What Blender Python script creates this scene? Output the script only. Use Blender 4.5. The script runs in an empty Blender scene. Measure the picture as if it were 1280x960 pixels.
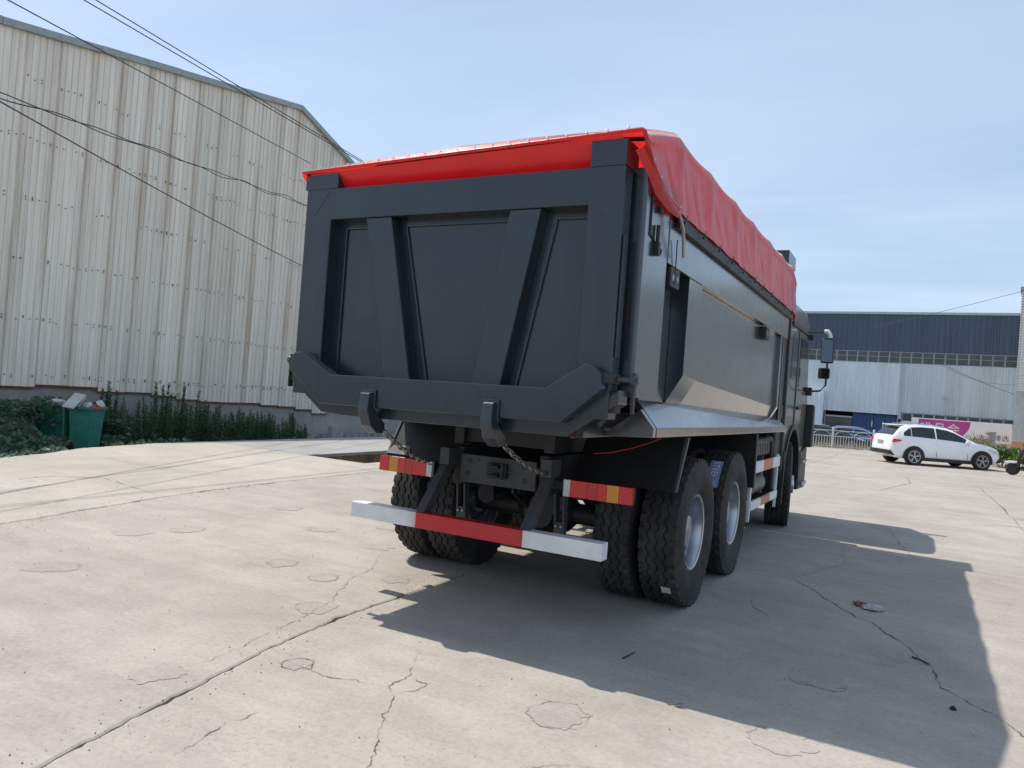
import bpy, bmesh, math, random
from math import sin, cos, pi, radians
from mathutils import Vector, Matrix, noise

sc = bpy.context.scene
col = sc.collection
RNG = random.Random(7)

# ------------------------------------------------------------------ camera
cam_d = bpy.data.cameras.new('camera')
cam = bpy.data.objects.new('camera', cam_d)
col.objects.link(cam)
sc.camera = cam
cam_d.sensor_width = 36.0
cam_d.lens = 943.49 / 1280 * 36.0
cam_d.clip_start = 0.05
cam_d.clip_end = 3000
_yaw, _pit, _rol = radians(28.408), radians(0.574), radians(4.236)
_f = Vector((-sin(_yaw) * cos(_pit), cos(_yaw) * cos(_pit), sin(_pit)))
_r = Vector((cos(_yaw), sin(_yaw), 0))
_u = _r.cross(_f)
_r2 = _r * cos(_rol) + _u * sin(_rol)
_u2 = -_r * sin(_rol) + _u * cos(_rol)
cam.matrix_world = Matrix(((_r2.x, _u2.x, -_f.x, 2.673), (_r2.y, _u2.y, -_f.y, -3.92),
                           (_r2.z, _u2.z, -_f.z, 1.519), (0, 0, 0, 1)))

# ------------------------------------------------------------------ sky and sun
SUN_EL = 59.0
world = bpy.data.worlds.new('World')
sc.world = world
world.use_nodes = True
wn, wl = world.node_tree.nodes, world.node_tree.links
bg = wn['Background']
bg.inputs[1].default_value = 0.13
sky = wn.new('ShaderNodeTexSky')
sky.sky_type = 'NISHITA'
sky.sun_disc = False
sky.sun_elevation = radians(SUN_EL)
sky.sun_rotation = radians(-88.5)
sky.altitude = 50
sky.air_density = 1.0
sky.dust_density = 1.2
sky.ozone_density = 2.2
# thin high cirrus, the same over the whole sky
tc = wn.new('ShaderNodeTexCoord')
sep = wn.new('ShaderNodeSeparateXYZ')
wl.new(tc.outputs['Generated'], sep.inputs[0])
mz = wn.new('ShaderNodeMath'); mz.operation = 'MAXIMUM'; mz.inputs[1].default_value = 0.06
wl.new(sep.outputs['Z'], mz.inputs[0])
dx = wn.new('ShaderNodeMath'); dx.operation = 'DIVIDE'
dy = wn.new('ShaderNodeMath'); dy.operation = 'DIVIDE'
wl.new(sep.outputs['X'], dx.inputs[0]); wl.new(mz.outputs[0], dx.inputs[1])
wl.new(sep.outputs['Y'], dy.inputs[0]); wl.new(mz.outputs[0], dy.inputs[1])
cmb = wn.new('ShaderNodeCombineXYZ')
wl.new(dx.outputs[0], cmb.inputs[0]); wl.new(dy.outputs[0], cmb.inputs[1])
mp = wn.new('ShaderNodeMapping')
mp.inputs['Location'].default_value = (3.1, 1.7, 0)
mp.inputs['Rotation'].default_value = (0, 0, 0.5)
mp.inputs['Scale'].default_value = (0.32, 0.75, 1)
wl.new(cmb.outputs[0], mp.inputs[0])
cn = wn.new('ShaderNodeTexNoise')
cn.inputs['Scale'].default_value = 0.9
cn.inputs['Detail'].default_value = 9
cn.inputs['Roughness'].default_value = 0.5
cn.inputs['Distortion'].default_value = 0.5
wl.new(mp.outputs[0], cn.inputs['Vector'])
cr = wn.new('ShaderNodeValToRGB')
cr.color_ramp.elements[0].position = 0.38
cr.color_ramp.elements[0].color = (0.34, 0.34, 0.34, 1)
cr.color_ramp.elements[1].position = 0.74
cr.color_ramp.elements[1].color = (0.60, 0.60, 0.60, 1)
wl.new(cn.outputs['Fac'], cr.inputs[0])
cmix = wn.new('ShaderNodeMixRGB')
cmix.inputs[2].default_value = (6.2, 7.5, 9.2, 1)
wl.new(cr.outputs[0], cmix.inputs[0])
wl.new(sky.outputs[0], cmix.inputs[1])
wl.new(cmix.outputs[0], bg.inputs[0])

sun_d = bpy.data.lights.new('sun', 'SUN')
sun_d.energy = 4.5
sun_d.angle = radians(0.53)
sun_d.color = (1.0, 0.95, 0.87)
sun = bpy.data.objects.new('sun', sun_d)
col.objects.link(sun)
_sd = Vector((-1.0, 0.026, math.tan(radians(SUN_EL)))).normalized()
sun.rotation_euler = _sd.to_track_quat('Z', 'Y').to_euler()
sun.location = (-20, 0, 30)

sc.view_settings.view_transform = 'Standard'
sc.view_settings.look = 'None'
sc.view_settings.exposure = 0.05
sc.view_settings.gamma = 1.0
sc.view_settings.use_curve_mapping = False
sc.render.engine = 'CYCLES'
sc.cycles.max_bounces = 8
sc.cycles.diffuse_bounces = 4
sc.cycles.glossy_bounces = 4


# ------------------------------------------------------------------ materials
def new_mat(name):
    m = bpy.data.materials.new(name)
    m.use_nodes = True
    nt = m.node_tree
    return m, nt.nodes, nt.links, nt.nodes['Principled BSDF']


def N(nodes, kind, **kw):
    n = nodes.new(kind)
    for k, v in kw.items():
        if k in n.inputs.keys():
            n.inputs[k].default_value = v
        else:
            setattr(n, k, v)
    return n


def coords(nodes, links, scale=(1, 1, 1), loc=(0, 0, 0), world_space=True):
    if world_space:
        g = nodes.new('ShaderNodeNewGeometry'); out = g.outputs['Position']
    else:
        g = nodes.new('ShaderNodeTexCoord'); out = g.outputs['Object']
    mpn = nodes.new('ShaderNodeMapping')
    mpn.inputs['Scale'].default_value = scale
    mpn.inputs['Location'].default_value = loc
    links.new(out, mpn.inputs[0])
    return mpn.outputs[0]


def ramp(nodes, links, src, stops):
    r = nodes.new('ShaderNodeValToRGB')
    el = r.color_ramp.elements
    while len(el) < len(stops):
        el.new(0.5)
    for e, (p, c) in zip(el, stops):
        e.position = p
        e.color = (*c, 1) if len(c) == 3 else c
    links.new(src, r.inputs[0])
    return r.outputs[0]


def mixc(nodes, links, fac, a, b, mode='MIX'):
    m = nodes.new('ShaderNodeMixRGB')
    m.blend_type = mode
    for i, v in ((0, fac), (1, a), (2, b)):
        if isinstance(v, (int, float)):
            m.inputs[i].default_value = v
        elif isinstance(v, tuple):
            m.inputs[i].default_value = (*v, 1) if len(v) == 3 else v
        else:
            links.new(v, m.inputs[i])
    return m.outputs[0]


def bump(nodes, links, bsdf, src, strength=0.2, dist=0.01):
    b = nodes.new('ShaderNodeBump')
    b.inputs['Strength'].default_value = strength
    b.inputs['Distance'].default_value = dist
    links.new(src, b.inputs['Height'])
    links.new(b.outputs[0], bsdf.inputs['Normal'])


def simple(name, color, rough=0.5, metal=0.0, var=0.12, vscale=6.0, spec=0.5, bmp=0.0, bscale=80, dust=0.0, coat=0.0):
    m, n, l, b = new_mat(name)
    v = coords(n, l)
    no = N(n, 'ShaderNodeTexNoise', Scale=vscale, Detail=6.0, Roughness=0.6)
    l.new(v, no.inputs['Vector'])
    dk = tuple(c * (1 - var) for c in color)
    lt = tuple(min(1, c * (1 + var)) for c in color)
    c = ramp(n, l, no.outputs['Fac'], [(0.3, dk), (0.7, lt)])
    if dust > 0:
        d = N(n, 'ShaderNodeTexNoise', Scale=2.3, Detail=8.0, Roughness=0.7)
        l.new(v, d.inputs['Vector'])
        fac = ramp(n, l, d.outputs['Fac'], [(0.45, (0, 0, 0)), (0.8, (dust,) * 3)])
        c = mixc(n, l, fac, c, (0.34, 0.31, 0.27))
    l.new(c, b.inputs['Base Color'])
    b.inputs['Roughness'].default_value = rough
    b.inputs['Metallic'].default_value = metal
    b.inputs['Specular IOR Level'].default_value = spec
    b.inputs['Coat Weight'].default_value = coat
    if bmp > 0:
        bn = N(n, 'ShaderNodeTexNoise', Scale=bscale, Detail=3.0)
        l.new(v, bn.inputs['Vector'])
        bump(n, l, b, bn.outputs['Fac'], bmp, 0.004)
    return m


M = {}


def mat_concrete(name, c0, c1, streak=(0.6, 0.12)):
    m, n, l, b = new_mat(name)
    v = coords(n, l)
    big = N(n, 'ShaderNodeTexNoise', Scale=0.33, Detail=5.0, Roughness=0.6)
    l.new(v, big.inputs['Vector'])
    c = ramp(n, l, big.outputs['Fac'], [(0.32, c0), (0.68, c1)])
    # blotches and stains
    med = N(n, 'ShaderNodeTexNoise', Scale=1.5, Detail=12.0, Roughness=0.74, Distortion=0.2)
    l.new(v, med.inputs['Vector'])
    f = ramp(n, l, med.outputs['Fac'], [(0.34, (0.87, 0.865, 0.86)), (0.60, (1.04, 1.04, 1.04))])
    c = mixc(n, l, 1.0, c, f, 'MULTIPLY')
    # trowel and sweeping streaks
    vs = coords(n, l, (streak[0], streak[1] * 40, 1))
    st = N(n, 'ShaderNodeTexNoise', Scale=1.0, Detail=6.0, Roughness=0.6, Distortion=0.35)
    l.new(vs, st.inputs['Vector'])
    f = ramp(n, l, st.outputs['Fac'], [(0.3, (0.90, 0.89, 0.885)), (0.7, (1.06, 1.06, 1.06))])
    c = mixc(n, l, 0.9, c, f, 'MULTIPLY')
    # oil-dark patches
    oil = N(n, 'ShaderNodeTexNoise', Scale=0.75, Detail=9.0, Roughness=0.7, Distortion=0.3)
    l.new(coords(n, l, (1, 1, 1), (5.2, 1.3, 0)), oil.inputs['Vector'])
    f = ramp(n, l, oil.outputs['Fac'], [(0.55, (1, 1, 1)), (0.72, (0.80, 0.795, 0.79))])
    c = mixc(n, l, 1.0, c, f, 'MULTIPLY')
    # speckle of sand and aggregate
    sp = N(n, 'ShaderNodeTexNoise', Scale=34.0, Detail=6.0, Roughness=0.82)
    l.new(v, sp.inputs['Vector'])
    f = ramp(n, l, sp.outputs['Fac'], [(0.34, (0.68, 0.67, 0.66)), (0.50, (1, 1, 1)), (0.66, (1.16, 1.15, 1.14))])
    c = mixc(n, l, 0.55, c, f, 'MULTIPLY')
    # pitted areas where the skin has worn off
    pit = N(n, 'ShaderNodeTexNoise', Scale=0.9, Detail=4.0, Roughness=0.6)
    l.new(coords(n, l, (1, 1, 1), (-3.1, 8.8, 0)), pit.inputs['Vector'])
    pm = ramp(n, l, pit.outputs['Fac'], [(0.52, (0, 0, 0)), (0.66, (1, 1, 1))])
    vo = N(n, 'ShaderNodeTexVoronoi', Scale=42.0)
    l.new(v, vo.inputs['Vector'])
    pv = ramp(n, l, vo.outputs['Distance'], [(0.12, (0.74, 0.73, 0.72)), (0.34, (1, 1, 1))])
    c = mixc(n, l, pm, c, mixc(n, l, 1.0, c, pv, 'MULTIPLY'))
    l.new(c, b.inputs['Base Color'])
    b.inputs['Roughness'].default_value = 0.82
    b.inputs['Specular IOR Level'].default_value = 0.35
    h = mixc(n, l, 0.5, sp.outputs['Fac'], med.outputs['Fac'])
    h = mixc(n, l, 0.25, h, vo.outputs['Distance'])
    bump(n, l, b, h, 0.35, 0.006)
    return m


M['concrete'] = mat_concrete('yard_concrete', (0.335, 0.303, 0.264), (0.412, 0.377, 0.331))
M['concrete_pale'] = mat_concrete('pale_concrete', (0.37, 0.338, 0.292), (0.45, 0.412, 0.358), (0.22, 0.05))
M['patch'] = mat_concrete('worn_patch_concrete', (0.315, 0.286, 0.252), (0.385, 0.352, 0.312))
M['road'] = mat_concrete('grey_road_concrete', (0.30, 0.285, 0.275), (0.36, 0.345, 0.33))
M['crack'] = simple('crack_dirt', (0.12, 0.105, 0.09), 0.95, var=0.4, vscale=20)
M['crack_soft'] = simple('shallow_crack_dirt', (0.26, 0.234, 0.203), 0.95, var=0.25, vscale=14)
M['dirt'] = simple('bare_dirt', (0.13, 0.115, 0.095), 0.95, var=0.4, vscale=3, bmp=0.6, bscale=12)
M['soil'] = simple('brown_soil', (0.12, 0.065, 0.03), 0.95, var=0.5, vscale=4, bmp=0.8, bscale=14)


def mat_paint(name, base, rough, dusty, coat=0.35, ior=1.5):
    m, n, l, b = new_mat(name)
    v = coords(n, l)
    a = N(n, 'ShaderNodeTexNoise', Scale=1.6, Detail=6.0, Roughness=0.6)
    l.new(v, a.inputs['Vector'])
    c = ramp(n, l, a.outputs['Fac'], [(0.3, tuple(x * 0.86 for x in base)), (0.72, tuple(x * 1.14 for x in base))])
    # rain runs and handling dust
    d = N(n, 'ShaderNodeTexNoise', Scale=1.0, Detail=7.0, Roughness=0.65)
    l.new(coords(n, l, (7, 7, 0.55)), d.inputs['Vector'])
    fac = ramp(n, l, d.outputs['Fac'], [(0.42, (0, 0, 0)), (0.85, (dusty,) * 3)])
    c = mixc(n, l, fac, c, (0.20, 0.20, 0.195))
    # handling scuffs and fine scratches
    k1 = N(n, 'ShaderNodeTexNoise', Scale=1.0, Detail=4.0, Roughness=0.6, Distortion=0.4)
    l.new(coords(n, l, (90, 90, 4), (1, 2, 3)), k1.inputs['Vector'])
    k2 = N(n, 'ShaderNodeTexNoise', Scale=1.3, Detail=3.0)
    l.new(coords(n, l, (1, 1, 1), (9, 2, 3)), k2.inputs['Vector'])
    sc_ = mixc(n, l, 1.0, ramp(n, l, k1.outputs['Fac'], [(0.66, (0, 0, 0)), (0.74, (0.5, 0.5, 0.5))]), ramp(n, l, k2.outputs['Fac'], [(0.48, (0, 0, 0)), (0.68, (1, 1, 1))]), 'MULTIPLY')
    c = mixc(n, l, sc_, c, (0.13, 0.14, 0.15))
    l.new(c, b.inputs['Base Color'])
    s = N(n, 'ShaderNodeTexNoise', Scale=2.6, Detail=7.0, Roughness=0.65)
    l.new(coords(n, l, (2, 2, 0.7)), s.inputs['Vector'])
    r = ramp(n, l, s.outputs['Fac'], [(0.25, (rough * 0.78,) * 3), (0.8, (rough * 1.3,) * 3)])
    l.new(r, b.inputs['Roughness'])
    b.inputs['Specular IOR Level'].default_value = 0.5
    b.inputs['Coat Weight'].default_value = coat
    b.inputs['Coat Roughness'].default_value = 0.17
    b.inputs['Coat IOR'].default_value = ior
    # slight waviness of welded plate plus orange peel
    w = N(n, 'ShaderNodeTexNoise', Scale=1.7, Detail=2.0)
    l.new(v, w.inputs['Vector'])
    o = N(n, 'ShaderNodeTexNoise', Scale=120.0, Detail=2.0)
    l.new(v, o.inputs['Vector'])
    b1 = n.new('ShaderNodeBump'); b1.inputs['Strength'].default_value = 0.35; b1.inputs['Distance'].default_value = 0.02
    l.new(w.outputs['Fac'], b1.inputs['Height'])
    b2 = n.new('ShaderNodeBump'); b2.inputs['Strength'].default_value = 0.015; b2.inputs['Distance'].default_value = 0.001
    l.new(o.outputs['Fac'], b2.inputs['Height'])
    l.new(b1.outputs[0], b2.inputs['Normal'])
    l.new(b2.outputs[0], b.inputs['Normal'])
    return m


M['grey'] = mat_paint('slate_grey_paint', (0.017, 0.026, 0.0355), 0.26, 0.06, 0.25)
M['gloss'] = mat_paint('glossy_brightened_grey_paint', (0.020, 0.028, 0.036), 0.26, 0.07, 1.0, 1.72)  # same paint as the tailgate, stronger coat added to brighten the sides
M['grey_edge'] = simple('worn_grey_edge', (0.10, 0.115, 0.125), 0.45, var=0.2)
M['chassis'] = simple('black_chassis_paint', (0.016, 0.017, 0.019), 0.55, var=0.3, dust=0.06)
M['blackp'] = simple('black_plastic', (0.013, 0.013, 0.014), 0.5, var=0.2, dust=0.03)
M['castsilver'] = simple('grey_axle_paint', (0.05, 0.055, 0.06), 0.5, var=0.3)
M['rubber'] = simple('tyre_rubber', (0.017, 0.0165, 0.016), 0.78, var=0.25, vscale=9, dust=0.18, bmp=0.15, bscale=150)
M['rim'] = simple('silver_rim_paint', (0.46, 0.49, 0.53), 0.30, metal=0.88, var=0.1, dust=0.06)
M['redstripe'] = simple('faded_red_tape', (0.55, 0.20, 0.14), 0.5, var=0.3, vscale=14, dust=0.25)
M['white'] = simple('white_paint', (0.72, 0.73, 0.73), 0.42, var=0.05, vscale=4, dust=0.08)
M['redband'] = simple('red_paint', (0.50, 0.014, 0.020), 0.42, var=0.1, dust=0.05)
M['steel'] = simple('bare_steel', (0.36, 0.35, 0.34), 0.42, metal=0.9, var=0.2)
M['chrome'] = simple('bright_metal', (0.75, 0.75, 0.76), 0.16, metal=1.0, var=0.04)
M['tank'] = simple('dusty_tank', (0.13, 0.12, 0.115), 0.45, var=0.25, dust=0.15)
M['cab'] = simple('dark_green_grey_cab_paint', (0.075, 0.085, 0.08), 0.24, var=0.08, coat=0.4)
M['glass'] = simple('dark_glass', (0.012, 0.016, 0.018), 0.06, var=0.05, spec=0.7)
M['mirror'] = simple('mirror_glass', (0.09, 0.11, 0.15), 0.05, metal=1.0, var=0.02)
M['redwire'] = simple('red_wire', (0.45, 0.03, 0.03), 0.5)
M['wire'] = simple('black_wire', (0.02, 0.02, 0.022), 0.6)
M['sticker'] = simple('blue_white_sticker', (0.26, 0.30, 0.52), 0.5, var=0.12, vscale=20)
M['sticker_ink'] = simple('sticker_ink', (0.80, 0.83, 0.9), 0.5)


def mat_overspray():
    m, n, l, b = new_mat('white_paint_with_red_overspray')
    g = n.new('ShaderNodeNewGeometry'); sx = n.new('ShaderNodeSeparateXYZ'); l.new(g.outputs['Position'], sx.inputs[0])
    no = N(n, 'ShaderNodeTexNoise', Scale=9.0, Detail=5.0); l.new(coords(n, l), no.inputs['Vector'])
    ab = n.new('ShaderNodeMath'); ab.operation = 'ABSOLUTE'; l.new(sx.outputs['X'], ab.inputs[0])
    ad = n.new('ShaderNodeMath'); ad.operation = 'MULTIPLY_ADD'; l.new(no.outputs['Fac'], ad.inputs[0]); ad.inputs[1].default_value = 0.03; l.new(ab.outputs[0], ad.inputs[2])
    f = ramp(n, l, ad.outputs[0], [(0.425, (0.55, 0.55, 0.55)), (0.46, (0.22, 0.22, 0.22)), (0.53, (0, 0, 0))])
    d = ramp(n, l, no.outputs['Fac'], [(0.4, (0.76, 0.77, 0.77)), (0.75, (0.66, 0.655, 0.64))])
    c = mixc(n, l, f, d, (0.5, 0.05, 0.05))
    l.new(c, b.inputs['Base Color']); b.inputs['Roughness'].default_value = 0.4
    return m


M['bumper_white'] = mat_overspray()


def mat_lens(name, colr, emis=0.0):
    m, n, l, b = new_mat(name)
    v = coords(n, l, (1, 1, 1))
    w1 = N(n, 'ShaderNodeTexWave', wave_type='BANDS', bands_direction='X', Scale=26.0, Distortion=0.6)
    w2 = N(n, 'ShaderNodeTexWave', wave_type='BANDS', bands_direction='Z', Scale=26.0, Distortion=0.6)
    l.new(v, w1.inputs['Vector']); l.new(v, w2.inputs['Vector'])
    h = mixc(n, l, 1.0, w1.outputs['Fac'], w2.outputs['Fac'], 'MULTIPLY')
    c = ramp(n, l, h, [(0.0, tuple(x * 0.62 for x in colr)), (0.8, tuple(min(1, x * 1.2) for x in colr))])
    l.new(c, b.inputs['Base Color'])
    b.inputs['Roughness'].default_value = 0.22
    b.inputs['Coat Weight'].default_value = 0.5
    bump(n, l, b, h, 0.35, 0.006)
    return m


M['lens_red'] = mat_lens('red_lens', (0.85, 0.016, 0.012))
M['lens_deep'] = mat_lens('deep_red_reflector', (0.70, 0.012, 0.012))
M['lens_amber'] = mat_lens('amber_lens', (0.95, 0.33, 0.03))
M['lens_white'] = mat_lens('clear_lens', (0.80, 0.78, 0.76))


def mat_tarp():
    m, n, l, b = new_mat('red_tarpaulin')
    v = coords(n, l)
    a = N(n, 'ShaderNodeTexNoise', Scale=2.2, Detail=6.0, Roughness=0.6)
    l.new(v, a.inputs['Vector'])
    c = ramp(n, l, a.outputs['Fac'], [(0.3, (0.58, 0.016, 0.022)), (0.7, (0.70, 0.028, 0.034))])
    l.new(c, b.inputs['Base Color'])
    b.inputs['Roughness'].default_value = 0.34
    b.inputs['Specular IOR Level'].default_value = 0.9
    b.inputs['Sheen Weight'].default_value = 1.0
    b.inputs['Sheen Roughness'].default_value = 0.4
    b.inputs['Sheen Tint'].default_value = (1, 0.86, 0.9, 1)
    wv = N(n, 'ShaderNodeTexNoise', Scale=260.0, Detail=1.0)
    l.new(v, wv.inputs['Vector'])
    fo = N(n, 'ShaderNodeTexNoise', Scale=5.0, Detail=5.0, Roughness=0.55, Distortion=1.2)
    l.new(coords(n, l, (1, 1.4, 0.5)), fo.inputs['Vector'])
    b1 = n.new('ShaderNodeBump'); b1.inputs['Strength'].default_value = 0.2; b1.inputs['Distance'].default_value = 0.02
    l.new(fo.outputs['Fac'], b1.inputs['Height'])
    b2 = n.new('ShaderNodeBump'); b2.inputs['Strength'].default_value = 0.08; b2.inputs['Distance'].default_value = 0.002
    l.new(wv.outputs['Fac'], b2.inputs['Height']); l.new(b1.outputs[0], b2.inputs['Normal'])
    l.new(b2.outputs[0], b.inputs['Normal'])
    tr = n.new('ShaderNodeBsdfTranslucent')
    tr.inputs['Color'].default_value = (0.85, 0.03, 0.03, 1)
    mx = n.new('ShaderNodeMixShader'); mx.inputs[0].default_value = 0.46
    l.new(b.outputs[0], mx.inputs[1]); l.new(tr.outputs[0], mx.inputs[2])
    l.new(mx.outputs[0], n['Material Output'].inputs[0])
    return m


M['tarp'] = mat_tarp()


def mat_sheet(name, base, rust=0.55, rough=0.5, seams=False):
    """old painted corrugated sheet with rust runs; tint varies sheet by sheet"""
    m, n, l, b = new_mat(name)
    oi = n.new('ShaderNodeObjectInfo')
    t = ramp(n, l, oi.outputs['Random'], [(0.0, tuple(x * 0.88 for x in base)), (0.5, base), (1.0, tuple(min(1, x * 1.08) for x in base))])
    v1 = coords(n, l, (1, 6.0, 0.16))
    s1 = N(n, 'ShaderNodeTexNoise', Scale=1.0, Detail=8.0, Roughness=0.7)
    l.new(v1, s1.inputs['Vector'])
    f = ramp(n, l, s1.outputs['Fac'], [(0.35, (0.80, 0.79, 0.77)), (0.62, (1.03, 1.03, 1.03))])
    c = mixc(n, l, 1.0, t, f, 'MULTIPLY')
    v2 = coords(n, l, (1, 4.2, 0.07), (0, 3.0, 1.0))
    s2 = N(n, 'ShaderNodeTexNoise', Scale=1.0, Detail=9.0, Roughness=0.75)
    l.new(v2, s2.inputs['Vector'])
    rf = ramp(n, l, s2.outputs['Fac'], [(0.53, (0, 0, 0)), (0.74, (rust,) * 3)])
    s3 = N(n, 'ShaderNodeTexNoise', Scale=0.55, Detail=6.0, Roughness=0.6)
    l.new(coords(n, l), s3.inputs['Vector'])
    rm = ramp(n, l, s3.outputs['Fac'], [(0.35, (0.25,) * 3), (0.65, (1, 1, 1))])
    rf = mixc(n, l, 1.0, rf, rm, 'MULTIPLY')
    c = mixc(n, l, rf, c, (0.30, 0.20, 0.10))
    if seams:                                            # rust that runs down the laps, and thin darker lines along the ribs
        g = n.new('ShaderNodeNewGeometry'); sx = n.new('ShaderNodeSeparateXYZ'); l.new(g.outputs['Position'], sx.inputs[0])
        wob = N(n, 'ShaderNodeTexNoise', Scale=1.0, Detail=4.0); l.new(coords(n, l, (1, 0.6, 0.5), (2, 2, 2)), wob.inputs['Vector'])
        ad = n.new('ShaderNodeMath'); ad.operation = 'MULTIPLY_ADD'; l.new(wob.outputs['Fac'], ad.inputs[0]); ad.inputs[1].default_value = 0.10; l.new(sx.outputs['Y'], ad.inputs[2])
        su = n.new('ShaderNodeMath'); su.operation = 'SUBTRACT'; l.new(ad.outputs[0], su.inputs[0]); su.inputs[1].default_value = 5.80 + 0.05
        pp = n.new('ShaderNodeMath'); pp.operation = 'PINGPONG'; l.new(su.outputs[0], pp.inputs[0]); pp.inputs[1].default_value = 0.3925
        near = ramp(n, l, pp.outputs[0], [(0.0, (1, 1, 1)), (0.03, (0.62, 0.62, 0.62)), (0.12, (0.42, 0.42, 0.42)), (0.20, (0, 0, 0))])
        s5 = N(n, 'ShaderNodeTexNoise', Scale=1.0, Detail=7.0, Roughness=0.7); l.new(coords(n, l, (1, 2.6, 0.22), (0, 7, 3)), s5.inputs['Vector'])
        am = ramp(n, l, s5.outputs['Fac'], [(0.43, (0.06, 0.06, 0.06)), (0.68, (0.95, 0.95, 0.95))])
        c = mixc(n, l, mixc(n, l, 1.0, near, am, 'MULTIPLY'), c, (0.36, 0.235, 0.13))
        p2 = n.new('ShaderNodeMath'); p2.operation = 'SUBTRACT'; l.new(sx.outputs['Y'], p2.inputs[0]); p2.inputs[1].default_value = 5.80 + 0.13
        p3 = n.new('ShaderNodeMath'); p3.operation = 'PINGPONG'; l.new(p2.outputs[0], p3.inputs[0]); p3.inputs[1].default_value = 0.0785
        ln = ramp(n, l, p3.outputs[0], [(0.0, (0.78, 0.775, 0.765)), (0.006, (0.88, 0.88, 0.875)), (0.014, (1, 1, 1))])
        c = mixc(n, l, 1.0, c, ln, 'MULTIPLY')
    # streaky green grime
    v4 = coords(n, l, (1, 9.0, 0.12), (0, 9, 4))
    s4 = N(n, 'ShaderNodeTexNoise', Scale=1.0, Detail=6.0, Roughness=0.7)
    l.new(v4, s4.inputs['Vector'])
    gf = ramp(n, l, s4.outputs['Fac'], [(0.55, (0, 0, 0)), (0.8, (rust * 0.6,) * 3)])
    c = mixc(n, l, gf, c, (0.33, 0.31, 0.20))
    l.new(c, b.inputs['Base Color'])
    b.inputs['Roughness'].default_value = rough
    w = N(n, 'ShaderNodeTexNoise', Scale=1.4, Detail=3.0)
    l.new(coords(n, l), w.inputs['Vector'])
    bump(n, l, b, w.outputs['Fac'], 0.4, 0.02)
    return m


M['whsheet'] = mat_sheet('weathered_cream_sheet', (0.90, 0.83, 0.715), 0.6, 0.5, True)
M['seamrust'] = simple('rusty_lap', (0.36, 0.29, 0.21), 0.8, var=0.45, vscale=1.2)
M['rusty'] = simple('rust', (0.16, 0.075, 0.035), 0.85, var=0.4, vscale=8)
M['plinth'] = mat_concrete('stained_plinth', (0.30, 0.275, 0.255), (0.43, 0.40, 0.37))
M['trim'] = simple('grey_green_roof_trim', (0.33, 0.38, 0.38), 0.5, var=0.15, dust=0.15)
M['bluesheet'] = mat_sheet('dark_blue_sheet', (0.066, 0.092, 0.140), 0.04, 0.45)
M['greysheet'] = mat_sheet('pale_grey_sheet', (0.66, 0.73, 0.78), 0.04, 0.45)
M['farglass'] = simple('factory_glass', (0.05, 0.065, 0.068), 0.12, var=0.3, vscale=1.2, spec=0.6)
M['winframe'] = simple('grey_window_frame', (0.42, 0.46, 0.48), 0.5)
M['bluedoor'] = simple('blue_door', (0.025, 0.075, 0.20), 0.5, var=0.2)
M['interior'] = simple('dim_interior', (0.06, 0.065, 0.07), 0.8, var=0.3)
M['white_wall'] = simple('white_board', (0.82, 0.80, 0.79), 0.6, var=0.05)
M['magenta'] = simple('magenta_print', (0.50, 0.06, 0.27), 0.55, var=0.1, vscale=2)
M['ink'] = simple('grey_ink', (0.10, 0.10, 0.11), 0.6)
M['tilewhite'] = simple('white_glazed_brick', (0.62, 0.62, 0.59), 0.4, var=0.12, vscale=9)
M['mortar'] = simple('grey_mortar', (0.40, 0.41, 0.39), 0.9)
M['orange_base'] = simple('salmon_base_paint', (0.46, 0.22, 0.14), 0.7)
M['fence'] = simple('galvanised_fence', (0.52, 0.55, 0.56), 0.45, metal=0.2, var=0.1)
M['bin'] = simple('green_bin_plastic', (0.02, 0.20, 0.14), 0.48, var=0.22, vscale=5, dust=0.14)
M['foam'] = simple('foam_board', (0.55, 0.54, 0.52), 0.8, var=0.1)
M['card'] = simple('dirty_paper', (0.52, 0.50, 0.47), 0.85, var=0.25)
M['redbag'] = simple('red_bag', (0.55, 0.05, 0.03), 0.5, var=0.2)
M['carwhite'] = simple('white_car_paint', (0.84, 0.85, 0.87), 0.22, var=0.02, coat=0.8)
M['cardark'] = simple('black_car_paint', (0.02, 0.021, 0.024), 0.2, var=0.05, coat=0.8)
M['carblue'] = simple('blue_car_paint', (0.10, 0.15, 0.30), 0.22, var=0.05, coat=0.8)
M['stone'] = simple('dark_stone', (0.03, 0.029, 0.028), 0.8, var=0.4, vscale=40)
M['twig'] = simple('dry_twig', (0.045, 0.035, 0.028), 0.85, var=0.3, vscale=30)
M['wrapper'] = simple('crumpled_wrapper', (0.42, 0.40, 0.40), 0.35, var=0.35, vscale=22)
M['wrapper_red'] = simple('brown_wrapper_print', (0.20, 0.07, 0.06), 0.4, var=0.4, vscale=25)
M['plate'] = simple('number_plate', (0.30, 0.33, 0.36), 0.5)


def mat_leaf(name, dark, light, tl=0.3):
    m, n, l, b = new_mat(name)
    v = coords(n, l)
    a = N(n, 'ShaderNodeTexNoise', Scale=5.0, Detail=5.0, Roughness=0.7)
    l.new(v, a.inputs['Vector'])
    c = ramp(n, l, a.outputs['Fac'], [(0.3, dark), (0.7, light)])
    l.new(c, b.inputs['Base Color'])
    b.inputs['Roughness'].default_value = 0.55
    tr = n.new('ShaderNodeBsdfTranslucent')
    l.new(c, tr.inputs['Color'])
    mx = n.new('ShaderNodeMixShader'); mx.inputs[0].default_value = tl
    l.new(b.outputs[0], mx.inputs[1]); l.new(tr.outputs[0], mx.inputs[2])
    l.new(mx.outputs[0], n['Material Output'].inputs[0])
    return m


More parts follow.
